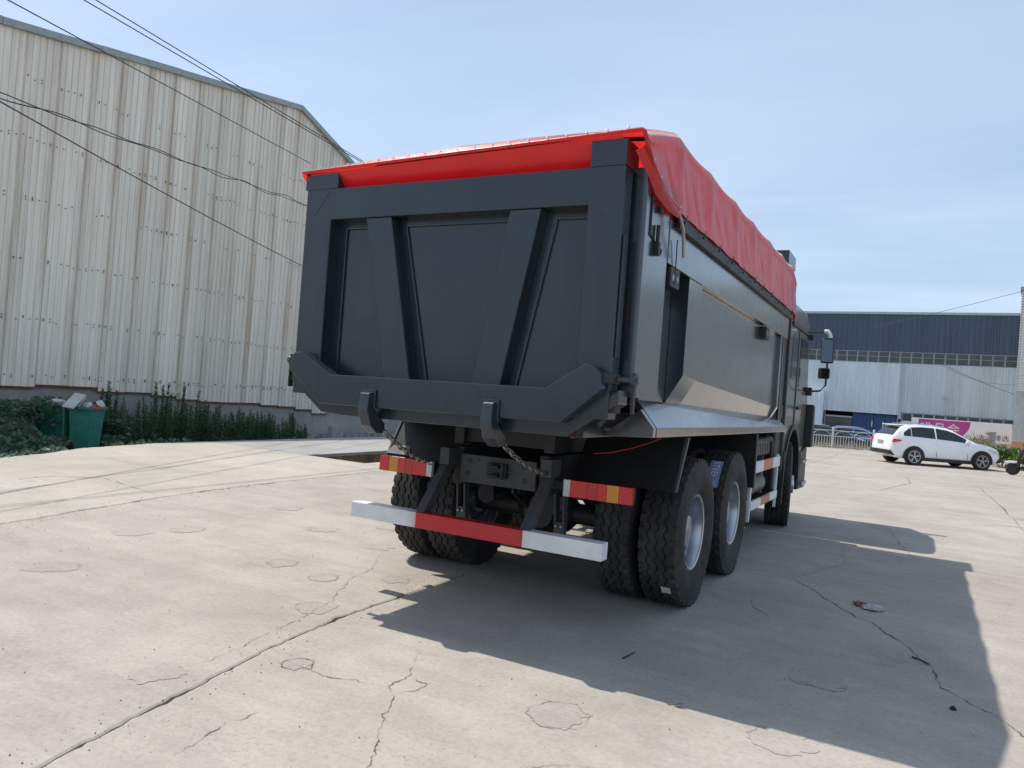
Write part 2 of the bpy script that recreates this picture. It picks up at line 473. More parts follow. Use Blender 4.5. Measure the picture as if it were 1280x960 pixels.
M['weed'] = mat_leaf('weed_leaf', (0.055, 0.115, 0.055), (0.11, 0.20, 0.09))
M['creeper'] = mat_leaf('creeper_leaf', (0.065, 0.12, 0.075), (0.135, 0.21, 0.125))
M['bushleaf'] = mat_leaf('bush_leaf', (0.06, 0.12, 0.02), (0.13, 0.22, 0.05))
M['dryleaf'] = mat_leaf('dry_grass_leaf', (0.16, 0.13, 0.06), (0.28, 0.23, 0.12))
M['stem'] = simple('green_stem', (0.06, 0.085, 0.04), 0.7)


# ------------------------------------------------------------------ mesh helpers
class MB:
    def __init__(s):
        s.v, s.f = [], []

    def add(s, vs, fs):
        o = len(s.v)
        s.v += [tuple(x) for x in vs]
        s.f += [tuple(i + o for i in f) for f in fs]
        return s

    def box(s, x0, x1, y0, y1, z0, z1):
        return s.hexa([(x0, y0, z0), (x1, y0, z0), (x1, y1, z0), (x0, y1, z0)],
                      [(x0, y0, z1), (x1, y0, z1), (x1, y1, z1), (x0, y1, z1)])

    def hexa(s, bot, top):
        return s.add(list(bot) + list(top), [(3, 2, 1, 0), (4, 5, 6, 7), (0, 1, 5, 4), (1, 2, 6, 5), (2, 3, 7, 6), (3, 0, 4, 7)])

    def prism(s, poly, axis, a, b, poly2=None):
        """poly: 2-D outline in the two other axes (x->(y,z), y->(x,z), z->(x,y))"""
        poly2 = poly2 or poly

        def mk(p, t):
            return {'x': (t, p[0], p[1]), 'y': (p[0], t, p[1]), 'z': (p[0], p[1], t)}[axis]
        n = len(poly)
        vs = [mk(p, a) for p in poly] + [mk(p, b) for p in poly2]
        fs = [tuple(range(n - 1, -1, -1)), tuple(range(n, 2 * n))]
        fs += [(i, (i + 1) % n, n + (i + 1) % n, n + i) for i in range(n)]
        return s.add(vs, fs)

    def tube(s, pts, r, n=6, r_end=None, caps=True):
        pts = [Vector(p) for p in pts]
        rings, up = [], Vector((0, 0, 1))
        for i, p in enumerate(pts):
            d = (pts[min(i + 1, len(pts) - 1)] - pts[max(i - 1, 0)]).normalized()
            a = d.cross(up if abs(d.z) < 0.9 else Vector((1, 0, 0))).normalized()
            b = d.cross(a)
            rr = r if r_end is None else r + (r_end - r) * i / (len(pts) - 1)
            rings.append([p + (a * cos(2 * pi * k / n) + b * sin(2 * pi * k / n)) * rr for k in range(n)])
        vs = [v for q in rings for v in q]
        fs = []
        for i in range(len(pts) - 1):
            for k in range(n):
                fs.append((i * n + k, i * n + (k + 1) % n, (i + 1) * n + (k + 1) % n, (i + 1) * n + k))
        if caps:
            fs.append(tuple(range(n - 1, -1, -1)))
            fs.append(tuple(range((len(pts) - 1) * n, len(pts) * n)))
        return s.add(vs, fs)

    def lathe(s, prof, n, center=(0, 0, 0), axis='x', closed=False):
        """prof: list of (along axis, radius)"""
        vs, fs = [], []
        for k in range(n):
            a = 2 * pi * k / n
            for (t, r) in prof:
                if axis == 'x':
                    vs.append((center[0] + t, center[1] + r * cos(a), center[2] + r * sin(a)))
                elif axis == 'y':
                    vs.append((center[0] + r * cos(a), center[1] + t, center[2] + r * sin(a)))
                else:
                    vs.append((center[0] + r * cos(a), center[1] + r * sin(a), center[2] + t))
        m = len(prof)
        for k in range(n):
            for i in range(m - 1 + (1 if closed else 0)):
                j = (i + 1) % m
                fs.append((k * m + i, k * m + j, ((k + 1) % n) * m + j, ((k + 1) % n) * m + i))
        return s.add(vs, fs)

    def quad(s, a, b, c, d):
        return s.add([a, b, c, d], [(0, 1, 2, 3)])

    def mesh(s, name, mat, smooth=None, fixn=True):
        me = bpy.data.meshes.new(name)
        me.from_pydata([tuple(v) for v in s.v], [], s.f)
        if fixn:
            bm = bmesh.new(); bm.from_mesh(me)
            bmesh.ops.recalc_face_normals(bm, faces=bm.faces)
            bm.to_mesh(me); bm.free()
        if mat:
            me.materials.append(M[mat])
        if smooth is not None:
            me.polygons.foreach_set('use_smooth', [True] * len(me.polygons))
            me.set_sharp_from_angle(angle=radians(smooth))
        me.update()
        return me

    def build(s, name, mat, parent=None, smooth=None, bevel=0.0, fixn=True, seg=2):
        o = bpy.data.objects.new(name, s.mesh(name, mat, smooth, fixn))
        col.objects.link(o)
        if parent:
            o.parent = parent
        if bevel:
            md = o.modifiers.new('bevel', 'BEVEL')
            md.width = bevel; md.segments = seg; md.limit_method = 'ANGLE'; md.angle_limit = radians(35)
        return o


def tag(o, label, cat, group=None, kind=None):
    if label: o['label'] = label
    if cat: o['category'] = cat
    if group: o['group'] = group
    if kind: o['kind'] = kind
    return o


def empty(name, loc=(0, 0, 0), rz=0.0):
    o = bpy.data.objects.new(name, None)
    o.empty_display_size = 0.3
    col.objects.link(o)
    o.location = loc
    o.rotation_euler = (0, 0, rz)
    return o


def struct(o):
    o['kind'] = 'structure'
    return o


def copy_tree(o, parent=None):
    c = o.copy()
    col.objects.link(c)
    c.parent = parent
    for ch in [x for x in bpy.data.objects if x.parent == o]:
        copy_tree(ch, c)
    return c


def text_mesh(body, size):
    cu = bpy.data.curves.new('lettering', 'FONT')
    cu.body = body; cu.size = size; cu.align_x = 'CENTER'; cu.align_y = 'CENTER'
    cu.resolution_u = 3
    o = bpy.data.objects.new('lettering', cu)
    col.objects.link(o)
    bpy.context.view_layer.update()
    me = bpy.data.meshes.new_from_object(o.evaluated_get(bpy.context.evaluated_depsgraph_get()))
    bpy.data.objects.remove(o)
    return me


def lerp(a, b, t):
    return a + (b - a) * t


def interp(pts, x):
    if x <= pts[0][0]: return pts[0][1]
    for (a, b), (c, d) in zip(pts, pts[1:]):
        if x <= c: return lerp(b, d, (x - a) / (c - a))
    return pts[-1][1]


def smoothstep(a, b, x):
    t = max(0, min(1, (x - a) / (b - a)))
    return t * t * (3 - 2 * t)


# ------------------------------------------------------------------ ground
def zg(y):
    return -0.245 * smoothstep(12, 30, y)


gd = MB()
gd.add([(-900, -300, -0.5), (900, -300, -0.5), (900, 1500, -0.5), (-900, 1500, -0.5)], [(0, 1, 2, 3)])
ground = struct(gd.build('ground', 'dirt'))

J1 = [(-12, -3.9), (-2, -4.2), (-0.1, -4.48), (0.97, -4.74), (2.0, -5.0), (3.2, -5.16), (5.3, -5.33), (60, -5.3)]
J2 = [(-12, 0.05), (-2.24, -0.125), (-1.62, -0.245), (-0.74, -0.433), (-0.1, -0.493), (0.82, -0.508), (60, -0.5)]
J3 = [(-12, 4.15), (60, 4.25)]
J4 = [(-12, 8.8), (60, 8.8)]
JL = [(-12, -8.4), (2.3, -9.1), (3.04, -9.4), (4.04, -9.97), (5.98, -10.45), (60, -10.55)]
JR = [(-12, 40), (60, 40)]


def jag(seed, y, amp):
    """ragged chipped joint line"""
    v = noise.noise((y * 1.7, seed * 9.1, 0)) * 0.8 + noise.noise((y * 5.1, seed * 3.3, 4)) * 0.6 + noise.noise((y * 16.0, seed, 8)) * 0.5
    return v * amp


def rows_between(y0, y1):
    ys, y = [], y0
    while y < y1 - 1e-6:
        ys.append(y)
        y += 0.03 if -4 < y < 6 else (0.12 if y < 12 else 1.2)
    ys.append(y1)
    return ys


def slab(mat, left, right, y0, y1, sl, sr, gl=0.008, gr=0.008, ampl=0.03, ampr=0.03, dip=0.0):
    """one cast slab strip with ragged long edges, 0.5 m thick, top following the yard's fall"""
    mb = MB()
    ys = rows_between(y0, y1)
    K = 9
    ts = [0, 0.004, 0.02, 0.15, 0.4, 0.7, 0.95, 0.985, 0.997, 1][:K + 1]
    vs, fs = [], []
    for i, y in enumerate(ys):
        chipl = max(0, noise.noise((y * 2.3, sl * 5.0, 20))) ** 2 * 0.09 + max(0, noise.noise((y * 11.0, sl * 5.0, 22))) ** 2 * 0.03
        chipr = max(0, noise.noise((y * 2.9, sr * 5.0, 40))) ** 2 * 0.09 + max(0, noise.noise((y * 12.0, sr * 5.0, 42))) ** 2 * 0.03
        xl = interp(left, y) + jag(sl, y, ampl) + gl + chipl
        xr = interp(right, y) + jag(sr, y, ampr) - gr - chipr
        for k, t in enumerate(ts):
            x = lerp(xl, xr, t)
            z = zg(y) + dip
            if t in (0, 1): z -= 0.006
            vs.append((x, y, z))
    m = len(ts)
    for i in range(len(ys) - 1):
        for k in range(m - 1):
            fs.append((i * m + k, i * m + k + 1, (i + 1) * m + k + 1, (i + 1) * m + k))
    mb.add(vs, fs)
    # skirts
    for side in (0, m - 1):
        top = [vs[i * m + side] for i in range(len(ys))]
        bot = [(p[0], p[1], -0.52) for p in top]
        n = len(top)
        mb.add(top + bot, [(i, i + 1, n + i + 1, n + i) for i in range(n - 1)])
    for row in (0, len(ys) - 1):
        top = [vs[row * m + k] for k in range(m)]
        bot = [(p[0], p[1], -0.52) for p in top]
        mb.add(top + bot, [(i, i + 1, m + i + 1, m + i) for i in range(m - 1)])
    o = mb.build('concrete_slab', mat, ground)
    return o


TL, TR, TY = -7.70, -6.26, 7.1        # the open trench
slab('concrete_pale', JL, J1, -12, TY, 1, 2, ampl=0.05, gr=0.009)
slab('road', JL, [(0, TL), (60, TL)], TY + 0.012, 50, 1, 3, ampl=0.05, ampr=0.02)
slab('concrete_pale', [(0, TR), (60, TR)], J1, TY + 0.012, 50, 4, 2, ampl=0.02, gr=0.009)
slab('concrete', J1, J2, -12, 50, 2, 5, gl=0.006, gr=0.0035)
slab('concrete', J2, J3, -12, 50, 5, 6, gl=0.0035, gr=0.004)
slab('concrete', J3, J4, -12, 50, 6, 7, gl=0.004, gr=0.004)
slab('concrete', J4, JR, -12, 50, 7, 8, gl=0.004)
# trench sides of brown soil
ts_ = MB()
ts_.prism([(TL + 0.005, -0.52), (TL + 0.18, -0.52), (TL + 0.03, -0.05), (TL + 0.005, -0.05)], 'y', TY + 0.1, 50)
struct(ts_.build('trench_soil', 'soil', bevel=0.02))
ts_ = MB()
ts_.prism([(TR - 0.005, -0.52), (TR - 0.18, -0.52), (TR - 0.03, -0.05), (TR - 0.005, -0.05)], 'y', TY + 0.1, 50)
struct(ts_.build('trench_soil', 'soil', bevel=0.02))
tg = MB()
for i in range(420):                                   # dry grass on the trench side
    y = RNG.uniform(7.3, 14); x = TL + RNG.uniform(0.05, 0.35); z = lerp(-0.12, -0.5, (x - TL) / 0.35)
    h = RNG.uniform(0.08, 0.22); a = RNG.uniform(0, 6.28); w = 0.006
    p = Vector((x, y, z)); q = p + Vector((cos(a) * h * 0.5 + 0.03, sin(a) * h * 0.5, h))
    e = Vector((-sin(a), cos(a), 0)) * w
    tg.add([p - e, p + e, q], [(0, 1, 2)])
tag(tg.build('trench_grass', 'dryleaf', fixn=False), 'dry brown grass growing along the side of the open trench', 'grass', kind='stuff')


def ribbon(pts, w, mat, seed, z=0.0035, closed=False, jit=0.03, name='crack'):
    """ragged dirt-filled crack lying in the slab surface"""
    rnd = random.Random(seed)
    P = []
    n = len(pts)
    for i in range(n - 1 + (1 if closed else 0)):
        a, b = Vector(pts[i]), Vector(pts[(i + 1) % n])
        L = (b - a).length
        k = max(2, int(L / (0.014 if w < 0.012 else 0.05)))
        for j in range(k):
            t = j / k
            p = a.lerp(b, t)
            d = (b - a).normalized(); e = Vector((-d.y, d.x))
            o = noise.noise((p.x * 4 + seed, p.y * 4, 0)) * jit + noise.noise((p.x * 15, p.y * 15, seed)) * jit * 0.7 + noise.noise((p.x * 43, p.y * 43, seed)) * jit * 0.45
            P.append(p + e * o)
    P.append(P[0].copy() if closed else Vector(pts[-1]))
    mb = MB()
    vs = []
    for i, p in enumerate(P):
        d = (P[min(i + 1, len(P) - 1)] - P[max(i - 1, 0)]).normalized()
        e = Vector((-d.y, d.x))
        ww = w * max(0.14, 0.5 + 1.0 * noise.noise((p.x * 11, p.y * 11, seed * 2.0)) + 0.5 * noise.noise((p.x * 40, p.y * 40, seed * 2.0)))
        if not closed:
            ww *= min(1, 4 * min(i, len(P) - 1 - i) / len(P) + 0.15)
        vs += [(p.x - e.x * ww, p.y - e.y * ww, zg(p.y) + z), (p.x + e.x * ww, p.y + e.y * ww, zg(p.y) + z)]
    mb.add(vs, [(2 * i, 2 * i + 1, 2 * i + 3, 2 * i + 2) for i in range(len(P) - 1)])
    return mb.build(name, mat, ground)


CR = [
    ([(1.09, 3.27), (1.41, 3.33), (1.71, 3.47), (1.94, 3.2), (2.07, 2.89), (2.28, 2.57), (2.52, 2.26), (2.73, 1.79), (2.84, 1.51), (2.89, 1.16), (3.02, 0.98), (3.14, 0.82), (3.5, 0.2)], 0.009, 'crack'),
    ([(1.75, 3.47), (1.86, 3.9), (2.1, 4.6), (2.0, 5.6)], 0.006, 'crack_soft'),
    ([(0.95, -1.75), (0.82, -1.44), (0.71, -1.28), (0.6, -1.06), (0.51, -0.9), (0.42, -0.82), (0.43, -0.71), (0.37, -0.54), (0.26, -0.32)], 0.0045, 'crack'),
    ([(0.42, -0.82), (0.26, -0.87), (0.07, -0.93), (-0.13, -0.9)], 0.004, 'crack'),
    ([(0.42, -0.82), (0.51, -0.85), (0.57, -0.76), (0.56, -0.67), (0.47, -0.65), (0.42, -0.72)], 0.005, 'crack'),
    ([(-0.43, -1.34), (-0.55, -0.89), (-0.68, -0.22), (-0.74, 0.03), (-1.08, 0.67), (-1.17, 1.02), (-1.46, 1.55)], 0.0045, 'crack_soft'),
    ([(0.19, -1.89), (0.13, -1.63), (0.14, -1.37)], 0.005, 'crack_soft'),
    ([(-6.88, 1.15), (-7.08, 1.82), (-6.58, 2.26), (-5.04, 1.94)], 0.012, 'crack'),
    ([(2.39, 7.98), (2.56, 6.6), (2.7, 5.81)], 0.013, 'crack_soft'),
    ([(-8.9, 0.2), (-8.6, 2.4), (-8.3, 5.0), (-8.1, 7.0)], 0.007, 'crack_soft'),
    ([(-6.9, -0.6), (-6.7, 2.0), (-6.55, 4.5), (-6.4, 7.0)], 0.007, 'crack_soft'),
    ([(1.2, -1.3), (1.5, -1.0), (1.75, -0.9), (2.3, -0.6)], 0.004, 'crack_soft'),
    ([(3.3, 9.5), (5.2, 11.2), (7.0, 11.6), (9.0, 13.0)], 0.02, 'crack_soft'),
    ([(2.0, 14.0), (2.6, 18.0), (2.4, 22.0)], 0.03, 'crack_soft'),
    ([(-2.2, 2.6), (-2.6, 3.6), (-3.6, 4.4), (-4.6, 4.6)], 0.007, 'crack_soft'),
    ([(1.55, 2.6), (1.62, 2.2), (1.8, 1.95), (1.72, 1.7)], 0.005, 'crack_soft'),
]
for i, (pts, w, mt) in enumerate(CR):
    ribbon(pts, w * 0.75, mt, i + 1)
RI = [(-0.134, -0.89, 0.085, 'crack'), (-0.74, -0.089, 0.13, 'crack_soft'), (-0.556, -1.411, 0.12, 'crack_soft'), (-1.229, 0.523, 0.11, 'crack_soft'),
      (-0.798, 0.854, 0.10, 'crack_soft'), (-1.609, 1.683, 0.13, 'crack_soft'), (-1.765, 0.625, 0.12, 'crack_soft'), (-2.796, -0.599, 0.17, 'crack_soft'),
      (2.267, 0.798, 0.15, 'crack_soft'), (1.247, -0.583, 0.145, 'crack_soft'), (2.199, -0.182, 0.145, 'crack_soft'), (-3.503, 0.51, 0.16, 'crack_soft'),
      (-3.292, 0.938, 0.15, 'crack_soft'), (-2.5, 1.9, 0.15, 'crack_soft'), (-2.1, 2.5, 0.15, 'crack_soft'), (-3.6, 2.5, 0.16, 'crack_soft')]
for i, (x, y, r, mt) in enumerate(RI):             # round pop-outs and old patches
    rnd = random.Random(50 + i)
    n = 14
    a0 = rnd.uniform(0, 6.28)
    pts = [(x + r * cos(a0 + 2 * pi * k / n) * rnd.uniform(0.82, 1.15), y + r * sin(a0 + 2 * pi * k / n) * rnd.uniform(0.82, 1.15)) for k in range(n)]
    pb = MB(); pp_ = []
    for q in range(40):
        a = 2 * pi * q / 40; rr = r * 0.97 * (1 + 0.5 * noise.noise((cos(a) * 1.6 + i, sin(a) * 1.6, 1)) + 0.25 * noise.noise((cos(a) * 6, sin(a) * 6 + i, 1)))
        pp_.append((x + rr * cos(a), y + rr * sin(a), 0.0022))
    pb.add(pp_, [tuple(range(40))]); pb.build('worn_patch', 'patch', ground)
    if i % 3:
        if i in (2, 5, 7, 11, 13): continue
        pts = pts[:5 + i % 5]
        ribbon(pts, 0.0035, mt, 60 + i, jit=0.02)
    else:
        ribbon(pts, 0.0035, mt, 60 + i, closed=True, jit=0.02)

# grit lying along the joints and about the yard
gr = MB()
for i in range(2600):
    if i % 2:
        y = RNG.uniform(-3.2, 8); x = interp(J2 if i % 4 == 1 else J1, y) + RNG.gauss(0, 0.12)
    else:
        x, y = RNG.uniform(-7, 4.5), RNG.uniform(-3, 9)
    s_ = RNG.choice((0.002, 0.003, 0.003, 0.004, 0.006))
    a = RNG.uniform(0, 6.28)
    gr.add([(x + s_ * cos(a), y + s_ * sin(a), 0), (x + s_ * cos(a + 2), y + s_ * sin(a + 2), 0), (x + s_ * cos(a + 4.2), y + s_ * sin(a + 4.2), 0), (x, y, s_ * 1.3)],
           [(0, 1, 3), (1, 2, 3), (2, 0, 3)])
tag(gr.build('grit', 'crack_soft'), 'loose sand grit and tiny pebbles scattered over the yard', 'grit', kind='stuff')

# ------------------------------------------------------------------ left warehouse
WX = -16.0
RL = [(-14.0, 6.0), (5.2, 9.0), (14.4, 10.4), (31.0, 3.9)]          # gable line (Y, z)


def roof_z(y): return interp(RL, y)


wh = tag(empty('warehouse', (WX, 8, -0.5)), 'long warehouse gable wall of weathered cream corrugated sheets with rust streaks', 'warehouse')


def whp(mb, name, mat, parent=wh, **k):
    mb.v = [(x - WX, y - 8, z + 0.5) for x, y, z in mb.v]
    return mb.build(name, mat, parent, **k)


PW = 0.785
y = 5.80 - PW * 24
i = 0
bots = {}
while y < 30.5:
    base = interp([(-14, 0.85), (5.8, 0.79), (9.7, 0.74), (10.5, 0.60), (14.4, 0.47), (15.6, 0.30), (31, 0.2)], y)
    zb = base + RNG.choice((-0.05, -0.02, 0.0, 0.0, 0.03, 0.07))
    bots[i] = zb
    mb = MB()
    prof = []
    nr = 5
    pw = PW
    for k in range(nr):                                 # four ribs to a sheet
        p0 = y + pw * k / nr
        c = pw / nr
        prof += [(p0, 0.0), (p0 + c * 0.78, 0.0), (p0 + c * 0.83, 0.015), (p0 + c * 0.93, 0.015)]
    prof.append((y + pw, 0.0))
    off = 0.004 * (i % 2) + RNG.uniform(0, 0.003)
    tilt = RNG.uniform(-0.004, 0.004)
    vs = []
    zs = 5
    for (py, d) in prof:
        for q in range(zs + 1):
            zt = roof_z(py) - 0.02
            z = lerp(zb, zt, q / zs)
            vs.append((WX + 0.02 + off + d + tilt * (q - 2) + 0.006 * noise.noise((py * 0.8, z * 0.5, 3)), py, z))
    m = zs + 1
    mb.add(vs, [(a * m + q, (a + 1) * m + q, (a + 1) * m + q + 1, a * m + q + 1) for a in range(len(prof) - 1) for q in range(zs)])
    whp(mb, 'wall_sheet', 'whsheet', fixn=False)
    mb = MB(); mb.box(WX + 0.024, WX + 0.030, y - 0.006, y + 0.006, zb, roof_z(y) - 0.05)
    whp(mb, 'seam_strip', 'seamrust')
    # rusted ragged lower lip
    mb = MB()
    mb.box(WX + 0.012, WX + 0.058, y + 0.005, y + PW - 0.005, zb - 0.045, zb - 0.004)
    whp(mb, 'sheet_lip', 'rusty')
    y += PW
    i += 1
# screws with rust halos in rows
mb = MB()
for q in range(700):
    yy = RNG.uniform(3, 19)
    rz_ = RNG.choice((1.05, 1.05, 2.4, 3.8, 5.2, 6.6, 8.0)) + RNG.uniform(-0.05, 0.05)
    if rz_ > roof_z(yy) - 0.3: continue
    c = 5.8 + round((yy - 5.8) / (PW / 5)) * PW / 5 + 0.06
    mb.lathe([(0, 0.016), (0.012, 0.012), (0.016, 0.0)], 6, (WX + 0.045, c, rz_), 'x')
whp(mb, 'screws', 'rusty')['kind'] = 'stuff'
mb = MB()
mb.prism([(-13, -0.55), (30.4, -0.55), (30.4, 0.17), (15, 0.28), (14, 0.42), (10.2, 0.62), (9.5, 0.70), (-13, 0.78)], 'x', WX - 0.25, WX - 0.0)
whp(mb, 'plinth', 'plinth', bevel=0.01)
mb = MB()
mb.prism([(-13, 0.60), (9.2, 0.60), (9.9, 0.5), (13.6, 0.35), (14.6, 0.2), (30.4, 0.12), (30.4, 3.9), (14.4, 10.2), (5.2, 8.8), (-13, 6.0)], 'x', WX - 0.20, WX - 0.03)
whp(mb, 'wall_backing', 'plinth')
for (a, b) in (((-14, roof_z(-14)), (5.2, 9.0)), ((5.2, 9.0), (14.4, 10.4)), ((14.4, 10.4), (31, 3.9))):
    n = 4
    for k in range(n):                                  # roof edge flashing in lengths
        y0, y1 = lerp(a[0], b[0], k / n), lerp(a[0], b[0], (k + 1) / n)
        z0, z1 = roof_z(y0 + 1e-4), roof_z(y1 - 1e-4)
        mb = MB()
        h = RNG.uniform(-0.012, 0.012)
        mb.prism([(y0, z0 - 0.10 + h), (y1 - 0.01, z1 - 0.10 + h), (y1 - 0.01, z1 + 0.07 + h), (y0, z0 + 0.07 + h)], 'x', WX - 0.05, WX + 0.14)
        whp(mb, 'roof_flashing', 'trim', bevel=0.008)
mb = MB()
mb.prism([(p[0], p[1] + 0.02) for p in RL] + [(p[0], p[1] - 0.06) for p in reversed(RL)], 'x', WX - 34, WX - 0.055)
whp(mb, 'roof', 'trim')
mb = MB()
mb.prism([(-13.5, -0.5), (30.4, -0.5), (30.4, 3.9), (14.4, 10.2), (5.2, 8.8), (-13.5, 6.0)], 'x', WX - 33.8, WX - 33.5)
mb.box(WX - 33.4, WX - 0.3, -13.4, -13.2, -0.5, 6.0)
mb.box(WX - 33.4, WX - 0.3, 30.1, 30.3, -0.5, 3.9)
whp(mb, 'rear_wall', 'whsheet')
# small concrete post by the plinth
pst = MB()
pst.box(-0.11, 0.11, -0.11, 0.11, 0, 0.42)
o = pst.build('concrete_post', 'plinth', bevel=0.015)
o.location = (-14.6, 15.6, -0.5)
tag(o, 'short grey concrete post standing in front of the warehouse plinth', 'post')

# ------------------------------------------------------------------ far hall on the right
HA = (-4.036, 51.575, -0.3)
hall = tag(empty('factory_hall', HA, radians(-1.73)), 'wide factory hall with navy upper cladding, window band and pale grey lower cladding', 'factory')


def corr(mb, s0, s1, z0, z1, yy, pitch=0.32, depth=0.05):
    prof = []
    s = s0
    while s < s1 - 1e-6:
        e = min(s + pitch, s1)
        prof += [(s, yy), (s + (e - s) * 0.55, yy), (s + (e - s) * 0.68, yy - depth), (s + (e - s) * 0.88, yy - depth)]
        s = e
    prof.append((s1, yy))
    vs = [(p, q, z0) for p, q in prof] + [(p, q, z1) for p, q in prof]
    n = len(prof)
    return mb.add(vs, [(i, i + 1, n + i + 1, n + i) for i in range(n - 1)])


H0, H1 = -34.0, 17.0
Z = 0.3     # hall root sits at z=-0.3
corr(MB(), 0, 1, 0, 1, 0)
mb = corr(MB(), H0, H1, 5.99 + Z, 8.42 + Z, 0); mb.build('navy_cladding', 'bluesheet', hall, fixn=False)
mb = MB(); mb.box(H0, H1, -0.12, 0.4, 8.43 + Z, 8.60 + Z); mb.build('roof_gutter', 'winframe', hall, bevel=0.02)
mb = MB(); mb.prism([(0.41, 8.5 + Z), (14, 10.2 + Z), (28, 8.5 + Z), (28, 8.4 + Z), (14, 10.1 + Z), (0.41, 8.4 + Z)], 'x', H0, H1); mb.build('roof', 'trim', hall)
mb = corr(MB(), H0, 0.96, 2.0 + Z - 2.0, 5.22 + Z, 0.02); mb.build('grey_cladding', 'greysheet', hall, fixn=False)
mb = corr(MB(), 0.96, 5.62, 1.85 + Z, 5.22 + Z, 0.02); mb.build('grey_cladding', 'greysheet', hall, fixn=False)
mb = corr(MB(), 5.64, H1, 2.05 + Z, 5.22 + Z, 0.0); mb.build('grey_cladding', 'greysheet', hall, fixn=False)
mb = MB(); mb.box(5.52, 5.68, -0.06, 0.0, 1.6 + Z, 5.2 + Z); mb.build('corner_strip', 'winframe', hall)
mb = MB(); mb.box(H0, H1, 0.25, 0.35, 5.2 + Z, 6.05 + Z); mb.build('band_backing', 'interior', hall)
# window band: one framed window after another
s = 0.94 - 0.64 * 30
wm = MB(); pm_ = MB(); bm_ = MB()
W = 0.62
for (a, b, c, d) in ((0, W, 0, 0.03), (0, W, 0.72, 0.75), (0, 0.025, 0.03, 0.72), (W - 0.025, W, 0.03, 0.72), (0.025, W - 0.025, 0.40, 0.42)):
    wm.box(a, b, -0.04, 0.04, c, d)
pm_.box(0.025, W - 0.025, -0.012, 0.012, 0.03, 0.72)
wmesh, pmesh = wm.mesh('window', 'winframe'), pm_.mesh('pane', 'farglass')
while s < H1 - 0.7:
    if s > -26:
        o = bpy.data.objects.new('window', wmesh); col.objects.link(o); o.parent = hall
        o.location = (s, 0.03, 5.225 + Z)
        q = bpy.data.objects.new('pane', pmesh); col.objects.link(q); q.parent = o
        q.rotation_euler = (RNG.uniform(-0.03, 0.03), 0, RNG.uniform(-0.05, 0.05))
    s += 0.64
# opening with blue doors
mb = MB(); mb.box(0.9, 5.7, 3.0, 3.2, 0, 2.4); mb.box(0.9, 1.0, 0.1, 3.0, 0, 2.4); mb.box(5.55, 5.7, 0.1, 3.0, 0, 2.4)
mb.box(0.9, 5.7, 0.1, 3.2, 1.95 + Z, 2.05 + Z); mb.build('entrance_recess', 'interior', hall)
for k in range(4):
    a = 2.77 + k * 0.66
    mb = MB(); mb.box(a, a + 0.645, 0.30, 0.36, 0, 1.80 + Z)
    dd = mb.build('door', 'bluedoor', hall, bevel=0.01)
    if k in (1, 2):
        mb = MB(); mb.box(a + 0.52, a + 0.58, 0.26, 0.298, 1.25, 1.65); mb.build('door_handle', 'white', dd)
mb = MB(); mb.box(1.02, 1.08, 0.2, 0.28, 0, 1.9 + Z); mb.box(1.02, 2.76, 0.2, 0.28, 1.45 + Z, 1.55 + Z); mb.build('entrance_frame', 'winframe', hall)
mb = MB(); mb.box(1.085, 2.755, 0.23, 0.25, 0.0, 1.44 + Z); mb.build('added_entrance_glass', 'farglass', hall)  # added pane, put in the opening to reflect the bright yard
mb = MB(); mb.box(5.44, 5.52, 0.2, 0.3, 0, 1.9 + Z); mb.build('entrance_frame', 'winframe', hall)
# low ribbon of windows, right of the doors
s = 5.72
wm = MB(); W = 0.60
for (a, b, c, d) in ((0, W, 0, 0.04), (0, W, 0.52, 0.56), (0, 0.04, 0.04, 0.52), (W - 0.04, W, 0.04, 0.52)):
    wm.box(a, b, -0.03, 0.03, c, d)
pm_ = MB(); pm_.box(0.04, W - 0.04, -0.01, 0.01, 0.04, 0.52)
wmesh, pmesh = wm.mesh('low_window', 'winframe'), pm_.mesh('pane', 'farglass')
while s < H1 - 0.7:
    o = bpy.data.objects.new('low_window', wmesh); col.objects.link(o); o.parent = hall; o.location = (s, 0.05, 1.48 + Z)
    q = bpy.data.objects.new('pane', pmesh); col.objects.link(q); q.parent = o
    s += 0.62
mb = MB(); mb.box(5.70, H1, 0.02, 0.2, 0, 1.47 + Z); mb.build('base_wall', 'white_wall', hall)
mb = MB(); mb.box(5.70, H1, 0.10, 0.25, 1.48 + Z, 2.06 + Z); mb.build('band_backing', 'interior', hall)
# pale annex pier at the left end of the opening
mb = corr(MB(), -0.4, 0.92, 0, 3.06 + Z, -0.5, 0.3, 0.03); mb.box(0.92, 0.98, -0.5, 0.0, 0, 3.06 + Z); mb.box(-0.4, 0.98, -0.5, 0.0, 3.06 + Z, 3.12 + Z)
mb.build('annex_wall', 'greysheet', hall, fixn=False)
mb = MB(); mb.box(8.0, 8.12, -0.10, -0.055, 3.05 + Z, 3.22 + Z); mb.box(8.03, 8.28, -0.16, -0.10, 3.10 + Z, 3.16 + Z); mb.build('wall_lamp', 'winframe', hall)

